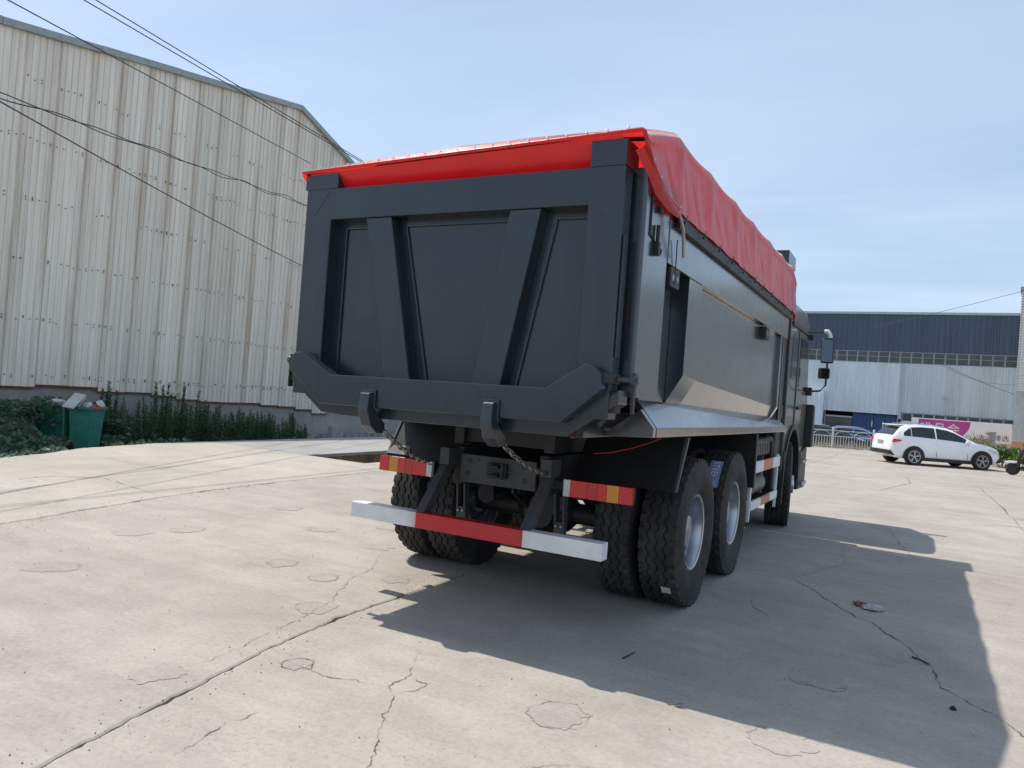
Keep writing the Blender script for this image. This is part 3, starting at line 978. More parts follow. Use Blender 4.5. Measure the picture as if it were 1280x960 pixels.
# advertising board in front of the hall: magenta roundel on white
bd = tag(empty('advertising_board', (2.29, 50.4, -0.28), radians(-1.73)), 'long white advertising board with a magenta printed panel and white characters', 'billboard')
BW = 5.35
mb = MB(); mb.box(0, BW, 0, 0.06, 0.85, 2.05); mb.build('panel', 'white_wall', bd, bevel=0.006)
mb = MB()
arc = [(0.38, 0.86), (0.38, 2.0)] + [(3.2 - 1.05 * (1 - cos(t * pi / 2 / 8)) , 2.0 - 1.14 * sin(t * pi / 2 / 8)) for t in range(9)]
mb.prism(arc, 'y', -0.006, -0.001); mb.build('magenta_print', 'magenta', bd)
for k in range(4):
    mb = MB(); mb.box(0.2 + k * 1.6, 0.28 + k * 1.6, 0.07, 0.15, 0, 1.9); mb.build('post', 'winframe', bd)
for body, size, px, pz, mt in (('唯品会', 0.74, 1.55, 1.42, 'white_wall'), ('大家精选', 0.40, 4.42, 1.12, 'ink')):
    me = text_mesh(body, size)
    me.materials.clear(); me.materials.append(M[mt])
    o = bpy.data.objects.new('lettering', me); col.objects.link(o); o.parent = bd
    o.location = (px, -0.012, pz); o.rotation_euler = (pi / 2, 0, 0)

# tiled building at the right edge
rb = tag(empty('tiled_building', (7.30, 46.3, -0.3), radians(-7)), 'tall white brick building with grey lower storey cut off by the right edge', 'building')
mb = MB(); mb.box(0.0, 14, 0.0, 9, 3.9, 9.55); mb.build('upper_wall', 'mortar', rb)
mb = MB(); mb.box(0.0, 14, 0.0, 9, 1.15, 3.9); mb.build('lower_wall', 'mortar', rb)
mb = MB(); mb.box(-0.03, 14, -0.06, 9, 0, 1.15); mb.build('base', 'orange_base', rb, bevel=0.02)
mb = MB(); mb.box(-0.08, 14.1, -0.08, 9.1, 9.55, 9.75); mb.build('parapet', 'plinth', rb, bevel=0.02)
bk = MB(); bk.box(0, 0.235, 0, 0.02, 0, 0.062)
bmesh_ = bk.mesh('brick', 'tilewhite')
cnt = 0
for r_ in range(76):
    for c_ in range(4):
        o = bpy.data.objects.new('brick', bmesh_); col.objects.link(o); o.parent = rb
        o.location = (0.004 + c_ * 0.247 + (0.12 if r_ % 2 else 0), -0.02 - 0.003 * RNG.random(), 3.92 + r_ * 0.074)
        cnt += 1
for (a, b) in ((0.6, 5.6), (0.55, 1.6)):
    z0 = b
    mb = MB(); mb.box(a, a + 1.3, -0.07, -0.03, z0, z0 + 1.5)
    w_ = mb.build('window', 'farglass', rb)
    mb = MB()
    for (p, q, c, d) in ((-0.06, 1.36, -0.06, 0), (-0.06, 1.36, 1.5, 1.56), (-0.06, 0, 0, 1.5), (1.3, 1.36, 0, 1.5), (0.62, 0.68, 0, 1.5), (0, 1.3, 0.8, 0.85)):
        mb.box(a + p, a + q, -0.10, -0.02, z0 + c, z0 + d)
    mb.build('window_frame', 'winframe', w_)

# ------------------------------------------------------------------ far fence
fdir = Vector((0.6 + 1.339, 41.253 - 40.205, 0)).normalized()
f0 = Vector((-1.339, 40.205, -0.25)); SP = 2.204
ang = math.atan2(fdir.y, fdir.x)
pk = MB(); pk.tube([(0, 0, 0), (0, 0, 0.62)], 0.014, 5)
pkm = pk.mesh('picket', 'fence')
for k in range(-2, 2):
    p = f0 + fdir * SP * k
    fr = tag(empty('fence_panel', p, ang), None, 'fence', 'galvanised tube fence panels across the yard')
    if k == -1: fr['label'] = 'galvanised tube fence panel just right of the truck cab'
    elif k == 0: fr['label'] = 'galvanised tube fence panel directly left of the white car'
    elif k > 0: fr['label'] = 'galvanised tube fence panel behind the white car'
    else: fr['label'] = 'galvanised tube fence panel half hidden behind the truck mirror and cab'
    mb = MB(); mb.box(-0.045, 0.045, -0.045, 0.045, 0, 1.10); mb.prism([(-0.05, 1.10), (0.05, 1.10), (0, 1.16)], 'y', -0.05, 0.05)
    mb.build('post', 'fence', fr)
    mb = MB()
    for z in (0.10, 0.66, 0.96): mb.tube([(0.045, 0, z), (SP - 0.045, 0, z)], 0.022, 6)
    mb.build('rail', 'fence', fr)
    for h in range(2):
        c = SP * (0.27 + 0.46 * h)
        mb = MB(); mb.tube([(c + 0.46 * cos(t * pi / 10), 0, 0.67 + 0.27 * sin(t * pi / 10)) for t in range(11)], 0.014, 5)
        mb.build('arch', 'fence', fr)
    for h in range(1, 15):
        o = bpy.data.objects.new('picket', pkm); col.objects.link(o); o.parent = fr
        o.location = (SP * h / 15, 0, 0.07)
# dry planting strip behind the fence
dg = MB()
for i in range(5000):
    t = RNG.uniform(-16, 8); w_ = RNG.uniform(0.4, 2.2)
    p = f0 + fdir * t + Vector((-fdir.y, fdir.x, 0)) * w_
    h = RNG.uniform(0.08, 0.4); a = RNG.uniform(0, 6.28)
    q = p + Vector((cos(a) * h * 0.4, sin(a) * h * 0.4, h)); e = Vector((-sin(a), cos(a), 0)) * 0.02
    dg.add([p - e, p + e, q], [(0, 1, 2)])
tag(dg.build('planting_strip', 'dryleaf', fixn=False), 'dry yellowish grass strip growing behind the tube fence', 'grass', kind='stuff')


# ------------------------------------------------------------------ cars
def make_car(paint, label, loc, rz, detail=True):
    root = tag(empty('car', loc, rz), label, 'car')
    top = [(-0.93, 0.62), (-0.92, 0.98), (-0.84, 1.10), (-0.46, 1.53), (-0.30, 1.59), (0.3, 1.65), (0.9, 1.645), (1.4, 1.585), (1.7, 1.485),
           (2.5, 1.09), (2.6, 1.06), (3.1, 0.985), (3.42, 0.88), (3.58, 0.76), (3.66, 0.60)]
    belt = [(-0.93, 0.60), (-0.90, 0.95), (-0.84, 1.07), (-0.4, 1.135), (0.5, 1.10), (1.5, 1.055), (2.45, 1.00), (2.6, 0.99), (3.1, 0.93), (3.42, 0.83), (3.58, 0.72), (3.66, 0.57)]
    wid = [(-0.93, 0.74), (-0.80, 0.87), (-0.4, 0.915), (1.0, 0.92), (2.6, 0.915), (3.1, 0.885), (3.45, 0.77), (3.66, 0.60)]
    und = [(-0.93, 0.42), (-0.7, 0.26), (0, 0.22), (2.7, 0.22), (3.4, 0.24), (3.66, 0.36)]
    xs = sorted({round(a, 3) for a, _ in top} | {round(-0.93 + k * 0.11, 3) for k in range(42)})

    def half(x):
        zt, zb, w, zu = interp(top, x), interp(belt, x), interp(wid, x), interp(und, x)
        gh = max(0, zt - zb)
        wt = w - 0.05 - 0.40 * max(0, gh - 0.05)
        return [(0, zu), (w - 0.14, zu), (w - 0.03, zu + 0.14), (w, lerp(zu, zb, 0.55)), (w - 0.015, lerp(zu, zb, 0.85)), (w - 0.04, zb),
                (wt, zt - min(0.07, gh * 0.4)), (wt - 0.10, zt - 0.008), (wt * 0.5, zt + 0.004 + 0.012 * min(1, gh)), (0, zt + 0.006 + 0.014 * min(1, gh))]
    mb = MB(); vs = []
    for x in xs:
        h = half(x)
        ring = [(x, -y, z) for y, z in h] + [(x, y, z) for y, z in reversed(h[1:-1])]
        vs += ring
    m = 18
    fs = []
    for i in range(len(xs) - 1):
        for k in range(m):
            fs.append((i * m + k, i * m + (k + 1) % m, (i + 1) * m + (k + 1) % m, (i + 1) * m + k))
    fs += [tuple(range(m)), tuple(range((len(xs) - 1) * m, len(xs) * m))]
    mb.add(vs, fs)
    mb.build('body', paint, root, smooth=38)

    def sidept(x, t, off=0.006):
        h = half(x)
        a, b = h[5], h[6]
        return (x, lerp(a[0], b[0], t) + off, lerp(a[1], b[1], t))
    for sgn in (-1, 1):
        for (x0, x1, lo, hi) in ((-0.42, -0.12, 0, 0.92), (-0.09, 0.86, 0, 0.94), (0.92, 2.12, 0, 0.94)):
            mb = MB(); n = 8; vs = []
            for i in range(n + 1):
                x = lerp(x0, x1, i / n)
                tl, th = 0.07, hi
                if x0 < -0.3: th = lerp(0.45, 0.92, i / n)
                if x1 > 2.0: th = min(hi, 0.94)
                p, q = sidept(x, tl), sidept(x, th)
                vs += [(p[0], sgn * p[1], p[2]), (q[0], sgn * q[1], q[2])]
            mb.add(vs, [(2 * i, 2 * i + 2, 2 * i + 3, 2 * i + 1) for i in range(n)])
            mb.build('side_window', 'glass', root)
        # sill cladding, arches
        mb = MB()
        mb.prism([(0.35, 0.20), (2.35, 0.20), (2.35, 0.335), (0.35, 0.335)], 'y', sgn * 0.86, sgn * 0.93)
        mb.build('sill', 'blackp', root, bevel=0.01)
        for cx in (0.0, 2.74):
            mb = MB(); n = 14; vs = []
            for i in range(n + 1):
                a = lerp(-0.25, pi + 0.25, i / n)
                for rr, yy in ((0.375, 0.86), (0.375, 0.936), (0.43, 0.936), (0.43, 0.86)):
                    vs.append((cx + rr * cos(a), sgn * yy, 0.35 + rr * sin(a)))
            mb.add(vs, [(4 * i + k, 4 * i + (k + 1) % 4, 4 * i + 4 + (k + 1) % 4, 4 * i + 4 + k) for i in range(n) for k in range(4)])
            mb.build('arch_trim', 'blackp', root)
            mb = MB(); mb.lathe([(0, 0.0), (0, 0.38)], 20, (cx, sgn * 0.925, 0.35), 'y'); mb.build('wheel_well', 'blackp', root)
            w_ = empty('wheel', (cx, sgn * 0.82, 0.35)); w_.parent = root
            mb = MB(); mb.lathe([(-0.10, 0.24), (-0.11, 0.30), (-0.10, 0.34), (-0.07, 0.352), (0.07, 0.352), (0.10, 0.34), (0.115, 0.30), (0.112, 0.245)], 28, (0, 0, 0), 'y', True)
            ty = mb.build('tyre', 'rubber', w_, smooth=50)
            ty.location = (0, sgn * 0.04, 0)
            mb = MB(); mb.lathe([(0, 0.0), (0, 0.245)], 24, (0, 0, 0), 'y'); mb.build('rim_back', 'blackp', w_).location = (0, sgn * 0.125, 0)
            mb = MB()
            mb.lathe([(0, 0.225), (sgn * 0.012, 0.225), (sgn * 0.012, 0.247), (0, 0.247)], 28, (0, sgn * 0.14, 0), 'y', True)
            for k in range(5):
                for d_ in (-0.17, 0.17):
                    a = k * 2 * pi / 5 + 0.3
                    c0 = Vector((0.05 * cos(a), 0, 0.05 * sin(a))); c1 = Vector((0.23 * cos(a + d_), 0, 0.23 * sin(a + d_)))
                    e = Vector((-sin(a), 0, cos(a))) * 0.013
                    y0, y1 = Vector((0, sgn * 0.14, 0)), Vector((0, sgn * 0.155, 0))
                    mb.hexa([c0 - e + y0, c1 - e + y0, c1 + e + y0, c0 + e + y0], [c0 - e + y1, c1 - e + y1, c1 + e + y1, c0 + e + y1])
            mb.lathe([(sgn * 0.0, 0.0), (sgn * 0.0, 0.065), (sgn * 0.02, 0.05), (sgn * 0.022, 0)], 14, (0, sgn * 0.14, 0), 'y')
            mb.build('rim', 'rim', w_)
        # lamps, mirror, seams
        mb = MB()
        mb.prism([(-0.90, 0.86), (-0.55, 0.93), (-0.52, 0.99), (-0.86, 1.02)], 'y', sgn * 0.845, sgn * 0.922)
        mb.build('tail_lamp', 'lens_red', root, bevel=0.01)
        mb = MB(); mb.prism([(3.02, 0.80), (3.44, 0.70), (3.40, 0.80), (3.0, 0.90)], 'y', sgn * 0.70, sgn * 0.898); mb.build('headlamp', 'lens_white', root, bevel=0.01)
        mb = MB(); mb.hexa([(2.02, sgn * 0.93, 1.00), (2.20, sgn * 0.93, 1.00), (2.20, sgn * 1.09, 1.02), (2.04, sgn * 1.09, 1.02)],
                           [(2.00, sgn * 0.93, 1.10), (2.14, sgn * 0.93, 1.12), (2.14, sgn * 1.09, 1.15), (2.02, sgn * 1.09, 1.14)])
        mb.build('mirror', paint, root, bevel=0.03)
        for x in (-0.02, 0.90, 2.16):
            mb = MB(); mb.hexa([(x, sgn * 0.917, 0.36), (x + 0.01, sgn * 0.917, 0.36), (x + 0.01, sgn * 0.923, 0.36), (x, sgn * 0.923, 0.36)],
                               [(x, sgn * 0.88, 1.02), (x + 0.01, sgn * 0.88, 1.02), (x + 0.01, sgn * 0.896, 1.02), (x, sgn * 0.896, 1.02)])
            mb.build('door_seam', 'blackp', root)
        for x in (0.72, 1.70):
            mb = MB(); mb.box(x, x + 0.18, min(sgn * 0.90, sgn * 0.935), max(sgn * 0.90, sgn * 0.935), 0.90, 0.925); mb.build('door_handle', paint, root, bevel=0.006)
        mb = MB(); mb.tube([(-0.2, sgn * 0.57, 1.635), (0.2, sgn * 0.58, 1.672), (1.0, sgn * 0.58, 1.665), (1.35, sgn * 0.57, 1.61)], 0.018, 5); mb.build('roof_rail', 'rim', root)

    def topstrip(x0, x1, wf, name):
        mb = MB(); vs = []; n = 5
        for i in range(n + 1):
            x = lerp(x0, x1, i / n); z = interp(top, x)
            h = half(x); w = h[7][0] * wf
            vs += [(x, -w, z + 0.016), (x, 0, z + 0.034), (x, w, z + 0.016)]
        mb.add(vs, [(3 * i + k, 3 * i + k + 1, 3 * i + 4 + k, 3 * i + 3 + k) for i in range(n) for k in (0, 1)])
        mb.build(name, 'glass', root, smooth=60)
    topstrip(1.80, 2.44, 0.97, 'windscreen')
    topstrip(-0.80, -0.50, 0.97, 'rear_window')
    mb = MB(); mb.hexa([(-0.62, -0.6, 1.555), (-0.3, -0.6, 1.585), (-0.3, 0.6, 1.585), (-0.62, 0.6, 1.555)], [(-0.62, -0.6, 1.58), (-0.3, -0.6, 1.615), (-0.3, 0.6, 1.615), (-0.62, 0.6, 1.58)])
    mb.build('spoiler', paint, root, bevel=0.01)
    mb = MB(); mb.box(-0.955, -0.93, -0.22, 0.22, 0.80, 0.92); mb.build('number_plate', 'plate', root)
    mb = MB(); mb.prism([(-0.97, 0.40), (-0.55, 0.28), (-0.55, 0.38), (-0.97, 0.56)], 'y', -0.80, 0.80); mb.build('rear_bumper', 'blackp', root, bevel=0.03)
    mb = MB(); mb.prism([(3.30, 0.24), (3.72, 0.34), (3.72, 0.50), (3.30, 0.44)], 'y', -0.62, 0.62); mb.build('front_bumper', 'blackp', root, bevel=0.03)
    mb = MB(); mb.box(3.60, 3.67, -0.42, 0.42, 0.52, 0.68); mb.build('grille', 'blackp', root, bevel=0.01)
    return root


make_car('carwhite', 'white hatchback SUV parked side on in front of the factory hall', (2.545 - 0.39, 30.708 + 0.72, -0.248), radians(28.4))
make_car('cardark', 'black car parked behind the tube fence at the hall entrance', (-3.6, 47.6, -0.46), radians(2)).scale = (1, 1, 0.80)
make_car('carblue', 'blue grey car parked behind the tube fence by the blue doors', (-1.7, 48.6, -0.46), radians(-4)).scale = (1, 1, 0.80)

# ------------------------------------------------------------------ scooter at the right edge
sct = tag(empty('scooter', (6.55, 30.55, -0.245), radians(172)), 'white and black motor scooter at the right edge beside the white car', 'scooter')
for x, nm in ((0.62, 'front_wheel'), (-0.62, 'rear_wheel')):
    w_ = empty(nm, (x, 0, 0.24)); w_.parent = sct
    mb = MB(); mb.lathe([(-0.045, 0.16), (-0.05, 0.20), (-0.02, 0.24), (0.02, 0.24), (0.05, 0.20), (0.045, 0.16)], 22, (0, 0, 0), 'y', True); mb.build('tyre', 'rubber', w_, smooth=60)
    mb = MB(); mb.lathe([(-0.03, 0), (-0.03, 0.16), (0.03, 0.16), (0.03, 0)], 18, (0, 0, 0), 'y'); mb.build('rim', 'blackp', w_)
mb = MB(); mb.prism([(-0.95, 0.62), (-0.40, 0.30), (0.28, 0.22), (0.42, 0.34), (0.30, 0.36), (-0.10, 0.40), (-0.20, 0.66), (-0.85, 0.74)], 'y', -0.15, 0.15); mb.build('body', 'blackp', sct, bevel=0.03)
mb = MB(); mb.prism([(0.40, 0.30), (0.52, 0.34), (0.46, 0.75), (0.30, 1.02), (0.24, 1.0), (0.36, 0.70)], 'y', -0.18, 0.18); mb.build('front_shield', 'blackp', sct, bevel=0.03)
mb = MB(); mb.prism([(0.45, 0.46), (0.86, 0.44), (0.90, 0.50), (0.70, 0.54), (0.45, 0.54)], 'y', -0.07, 0.07); mb.build('front_mudguard', 'carwhite', sct, bevel=0.02)
mb = MB(); mb.prism([(-0.85, 0.745), (-0.2, 0.665), (-0.12, 0.74), (-0.3, 0.80), (-0.85, 0.84)], 'y', -0.14, 0.14); mb.build('seat', 'blackp', sct, bevel=0.04)
mb = MB(); mb.tube([(0.26, -0.34, 1.02), (0.34, -0.12, 0.98), (0.34, 0.12, 0.98), (0.26, 0.34, 1.02)], 0.018, 6); mb.tube([(0.34, 0, 0.98), (0.62, 0, 0.24)], 0.025, 6)
mb.build('handlebar', 'blackp', sct)
mb = MB(); mb.lathe([(0, 0.0), (0.03, 0.06), (0.05, 0.07), (0.055, 0.0)], 12, (0.44, 0, 0.90), 'x'); mb.build('headlamp', 'lens_white', sct)
for s_ in (-1, 1):
    mb = MB(); mb.tube([(0.3, s_ * 0.26, 1.0), (0.3, s_ * 0.33, 1.18)], 0.008, 5); mb.lathe([(0, 0), (0, 0.05), (0.02, 0.05), (0.02, 0)], 10, (0.3, s_ * 0.34, 1.2), 'x'); mb.build('mirror', 'blackp', sct)
mb = MB(); mb.box(-0.93, -0.90, -0.07, 0.07, 0.55, 0.61); mb.build('tail_lamp', 'lens_red', sct)


# ------------------------------------------------------------------ vegetation
def leaf(mb, p, d, L, w, roll):
    d = d.normalized()
    s_ = d.cross(Vector((0, 0, 1)))
    if s_.length < 0.1: s_ = Vector((1, 0, 0))
    s_.normalize()
    u_ = s_.cross(d)
    e = s_ * cos(roll) + u_ * sin(roll)
    mid = p + d * L * 0.5 + Vector((0, 0, 0.03 * L))
    tip = p + d * L - Vector((0, 0, 0.12 * L))
    mb.add([p, mid - e * w, tip, mid + e * w], [(0, 1, 2, 3)])


def rand_dir(r, zmin=-0.4, zmax=1.0):
    a = r.uniform(0, 6.283); z = r.uniform(zmin, zmax); q = math.sqrt(max(0, 1 - z * z))
    return Vector((q * cos(a), q * sin(a), z))


def bush(name, label, cat, loc, rx, ry, h, n, mat, seed, L=0.12, w=0.035, parent_stem=True, group=None):
    r = random.Random(seed)
    root = tag(empty(name, loc), label, cat, group)
    lf, st = MB(), MB()
    nclump = max(5, n // 90)
    for c in range(nclump):
        a = r.uniform(0, 6.283); q = math.sqrt(r.random()) * 0.85
        top = Vector((rx * q * cos(a), ry * q * sin(a), h * r.uniform(0.55, 1.0) * (1 - 0.35 * q)))
        st.tube([(top.x * 0.2, top.y * 0.2, 0), (top.x * 0.7, top.y * 0.7, top.z * 0.55), top], 0.012, 5, 0.004)
        cr_ = h * r.uniform(0.16, 0.30)
        for k in range(n // nclump):
            d = rand_dir(r, -0.7, 1)
            p = top + Vector((d.x, d.y, d.z * 0.8)) * cr_ * (r.random() ** 0.45)
            if p.z < 0.02: p.z = r.uniform(0.02, 0.2)
            leaf(lf, p, (d + rand_dir(r) * 0.7), L * r.uniform(0.6, 1.3), w * r.uniform(0.7, 1.3), r.uniform(-1, 1))
    st.build('stems', 'stem', root)
    lf.build('foliage', mat, root, fixn=False)
    return root


def spire_weed(label, loc, h, nst, seed, spread=0.16, mat='weed', group='upright weeds along the warehouse wall'):
    r = random.Random(seed)
    root = tag(empty('weed_plant', loc), label, 'weed', group)
    lf, st = MB(), MB()
    for s_ in range(nst):
        a = r.uniform(0, 6.283); sp = spread * math.sqrt(r.random())
        b = Vector((sp * cos(a), sp * sin(a), 0)); hh = h * r.uniform(0.72, 1.0)
        lean = Vector((r.uniform(-0.08, 0.08), r.uniform(-0.08, 0.08), 1)) * hh
        st.tube([b, b + lean * 0.5 + Vector((r.uniform(-0.02, 0.02), r.uniform(-0.02, 0.02), 0)), b + lean], 0.009, 4, 0.003)
        nl = int(hh * 120)
        for k in range(nl):
            t = (k / nl)
            p = b + lean * (0.04 + 0.96 * t)
            aa = k * 2.4 + r.uniform(-0.4, 0.4)
            el = r.uniform(0.3, 1.15)
            d = Vector((cos(aa) * cos(el), sin(aa) * cos(el), sin(el)))
            L = (0.095 * (1 - 0.5 * t) + 0.03) * r.uniform(0.7, 1.25)
            leaf(lf, p, d, L, L * 0.21, r.uniform(-0.6, 0.6))
    st.build('stem', 'stem', root)
    lf.build('leaves', mat, root, fixn=False)
    return root


ZS = -0.5
# tall single weeds that stand out against the plinth
SW = [(-15.2, 9.45, 1.62, 4, 'tallest spire of weed reaching over the rusty lower lip of the sheets'),
      (-15.2, 10.15, 1.50, 2, 'thin tall weed with a bent bare tip beside the tallest spire'),
      (-15.1, 7.75, 1.58, 5, 'bushy dark weed spire directly right of the green bins'),
      (-15.2, 8.15, 1.42, 4, 'slim weed spire second to the right of the green bins'),
      (-15.0, 14.05, 0.84, 5, 'small lone weed at the right end of the weed row against the plinth')]
for i, (x, y, h, ns, lb) in enumerate(SW):
    spire_weed(lb, (x, y, ZS), h, ns, 100 + i, 0.14)
r = random.Random(5)
rowy = 7.3
k = 0
wd_l, wd_s = MB(), MB()
while rowy < 13.6:
    for q in range(3):
        x = -15.4 + q * 0.75 + r.uniform(-0.25, 0.25)
        hh = interp([(7.3, 1.25), (9, 1.28), (11, 1.15), (12.6, 1.05), (13.4, 0.62)], rowy) * (0.66 + 0.36 * abs(noise.noise((rowy * 1.9, q * 3.0, 2))) / 0.5 + r.uniform(-0.08, 0.1))
        for s_ in range(r.choice((2, 3, 4))):
            b = Vector((x + r.uniform(-0.14, 0.14), rowy + r.uniform(-0.14, 0.14), ZS)); h2 = hh * r.uniform(0.6, 1.12)
            lean = Vector((r.uniform(-0.1, 0.1), r.uniform(-0.1, 0.1), 1)) * h2
            wd_s.tube([b, b + lean], 0.008, 4, 0.003)
            nl = int(h2 * 85)
            for j in range(nl):
                t = j / nl; p = b + lean * (0.04 + 0.96 * t); aa = j * 2.4 + r.uniform(-0.4, 0.4); el = r.uniform(0.3, 1.15)
                L = (0.105 * (1 - 0.5 * t) + 0.03) * r.uniform(0.7, 1.25)
                leaf(wd_l, p, Vector((cos(aa) * cos(el), sin(aa) * cos(el), sin(el))), L, L * 0.18, r.uniform(-0.6, 0.6))
    rowy += 0.19
wr = tag(wd_l.build('weed_thicket', 'weed', fixn=False), 'dense thicket of upright green weeds along the warehouse plinth', 'weeds', kind='stuff')
o = wd_s.build('stems', 'stem', wr)
# creeping ground cover at the left, spilling to the slab edge
cv = MB()
for i in range(19000):
    y = r.uniform(-0.5, 7.4); x0 = interp(JL, y) - 0.03; x = x0 - (15.6 + x0) * r.random()
    if y > 6.6: x = -13.4 - 2.2 * r.random()
    if x > -13.6 and abs(y - (4.15 + (-9.9 - x) * 0.62)) < 0.44: continue
    u_ = (x0 - x) / (15.6 + x0)
    hump = 0.06 + 1.28 * smoothstep(0.25, 0.85, u_) * (0.72 + 0.38 * noise.noise((x * 0.9, y * 0.9, 1)))
    if 5.0 < y < 7.3 and x > -14.0: hump = min(hump, 0.26)
    z = ZS + 0.44 * (1 - smoothstep(0.0, 0.16, u_)) + hump * (1 - 0.45 * r.random() ** 2)
    d = rand_dir(r, -0.2, 1)
    L = r.uniform(0.07, 0.17)
    leaf(cv, Vector((x, y, z)), d, L, L * r.uniform(0.22, 0.42), r.uniform(-1, 1))
for i in range(5200):
    y = r.uniform(6.5, 17); x = -10.45 - abs(r.gauss(0, 1.6)); z = ZS + r.uniform(0.0, 0.12)
    if x < -15.8: continue
    leaf(cv, Vector((x, y, z)), rand_dir(r, 0, 1), r.uniform(0.05, 0.12), 0.02, 0)
tag(cv.build('creeping_bush', 'creeper', fixn=False), 'tangled dark green creeping shrub mass at the left edge around the bins', 'shrubs', kind='stuff')
# rubble heap of litter by the plinth further right
rbm = MB()
for i in range(260):
    x, y = -15.7 + abs(r.gauss(0, 0.7)), r.uniform(14.2, 22)
    s_ = r.uniform(0.02, 0.09); a = r.uniform(0, 3)
    c, s2 = cos(a) * s_, sin(a) * s_
    h = r.uniform(0.02, 0.1)
    rbm.hexa([(x - c, y - s2, ZS), (x + s2, y - c, ZS), (x + c, y + s2, ZS), (x - s2, y + c, ZS)], [(x - c * .7, y - s2 * .7, ZS + h), (x + s2 * .6, y - c * .6, ZS + h * 1.3), (x + c * .7, y + s2 * .6, ZS + h), (x - s2 * .7, y + c * .7, ZS + h * .8)])
tag(rbm.build('rubble', 'plinth'), 'low strip of rubble and litter at the foot of the warehouse plinth', 'rubble', kind='stuff')

bush('bush', 'round bright green bush in front of the white car bonnet', 'bush', (6.1, 36.4, -0.3), 0.7, 0.6, 1.05, 1500, 'bushleaf', 21, 0.14, 0.045)
bush('bush', 'lower bright green bush beside the scooter at the right edge', 'bush', (6.75, 35.0, -0.3), 0.5, 0.5, 0.8, 1000, 'bushleaf', 22, 0.14, 0.045)
bush('reed_clump', 'clump of brownish spiky leaves behind the white car bonnet', 'plant', (5.2, 38.2, -0.3), 0.36, 0.35, 1.40, 420, 'dryleaf', 23, 0.26, 0.018)
mb = MB(); mb.lathe([(0, 0.21), (1.5, 0.21), (1.52, 0.235), (1.60, 0.235), (1.62, 0.0)], 16, (0, 0, 0), 'z')
o = mb.build('gate_pillar', 'plinth', smooth=40); o.location = (5.72, 38.6, -0.3)
tag(o, 'stubby grey round pillar between the spiky clump and the green bush', 'pillar')


# ------------------------------------------------------------------ bins and their rubbish
def make_bin(label, loc, rz):
    root = tag(empty('wheelie_bin', loc, rz), label, 'bin', 'green bins by the warehouse')
    mb = MB()
    b0, b1, t0, t1, H = 0.20, 0.22, 0.245, 0.285, 0.96
    o_ = [(-b0, -b1), (b0, -b1), (b0, b1), (-b0, b1)]
    p_ = [(-t0, -t1), (t0, -t1), (t0, t1), (-t0, t1)]
    iw = 0.02
    vs = [(x, y, 0.05) for x, y in o_] + [(x, y, H) for x, y in p_] + [(x * (1 - iw / t0), y * (1 - iw / t1), H) for x, y in p_] + [(x * 0.9, y * 0.9, 0.10) for x, y in o_]
    fs = [(3, 2, 1, 0)] + [(i, (i + 1) % 4, 4 + (i + 1) % 4, 4 + i) for i in range(4)] + [(4 + i, 4 + (i + 1) % 4, 8 + (i + 1) % 4, 8 + i) for i in range(4)] + \
         [(8 + i, 8 + (i + 1) % 4, 12 + (i + 1) % 4, 12 + i) for i in range(4)] + [(12, 13, 14, 15)]
    mb.add(vs, fs); mb.build('bucket', 'bin', root, bevel=0.012)
    mb = MB()
    for (a, b, c, d) in ((-0.275, 0.275, -0.318, -0.287), (-0.275, 0.275, 0.287, 0.318), (-0.278, -0.247, -0.287, 0.287), (0.247, 0.278, -0.287, 0.287)):
        mb.box(a, b, c, d, H - 0.06, H + 0.008)
    mb.build('rim', 'bin', root, bevel=0.008)
    mb = MB(); mb.tube([(-0.33, -0.2, H - 0.02), (-0.36, -0.18, H + 0.01), (-0.36, 0.18, H + 0.01), (-0.33, 0.2, H - 0.02)], 0.015, 6); mb.build('handle', 'bin', root)
    for s_ in (-1, 1):
        mb = MB(); mb.lathe([(-0.025, 0), (-0.025, 0.10), (0.025, 0.10), (0.025, 0)], 16, (-0.21, s_ * 0.25, 0.10), 'y'); mb.build('wheel', 'rubber', root)
    mb = MB(); mb.hexa([(-0.34, -0.30, 0.30), (-0.31, -0.30, 0.30), (-0.31, 0.30, 0.30), (-0.34, 0.30, 0.30)], [(-0.36, -0.30, H), (-0.33, -0.30, H), (-0.33, 0.30, H), (-0.36, 0.30, H)])
    mb.build('lid', 'bin', root, bevel=0.01)
    return root


make_bin('nearer green wheelie bin overflowing with rubbish in front of the weeds', (-13.35, 6.26, -0.46), radians(28))
make_bin('farther green wheelie bin half hidden in creepers left of its twin', (-14.45, 6.28, -0.46), radians(12))


def slabthing(name, label, cat, loc, rot, sx, sy, sz, mat, group=None):
    mb = MB(); mb.box(-sx, sx, -sy, sy, -sz, sz)
    o = mb.build(name, mat, bevel=min(sz, 0.01))
    o.location, o.rotation_euler = loc, rot
    return tag(o, label, cat, group)


slabthing('foam_board', 'pale foam board leaning out of the nearer bin to the left', 'board', (-13.35, 5.95, 0.62), (0.75, 0.1, 0.3), 0.14, 0.22, 0.02, 'foam')
slabthing('foam_board', 'second foam board lying behind the first on the nearer bin', 'board', (-13.45, 6.05, 0.56), (0.9, 0.0, 0.15), 0.15, 0.18, 0.015, 'foam')


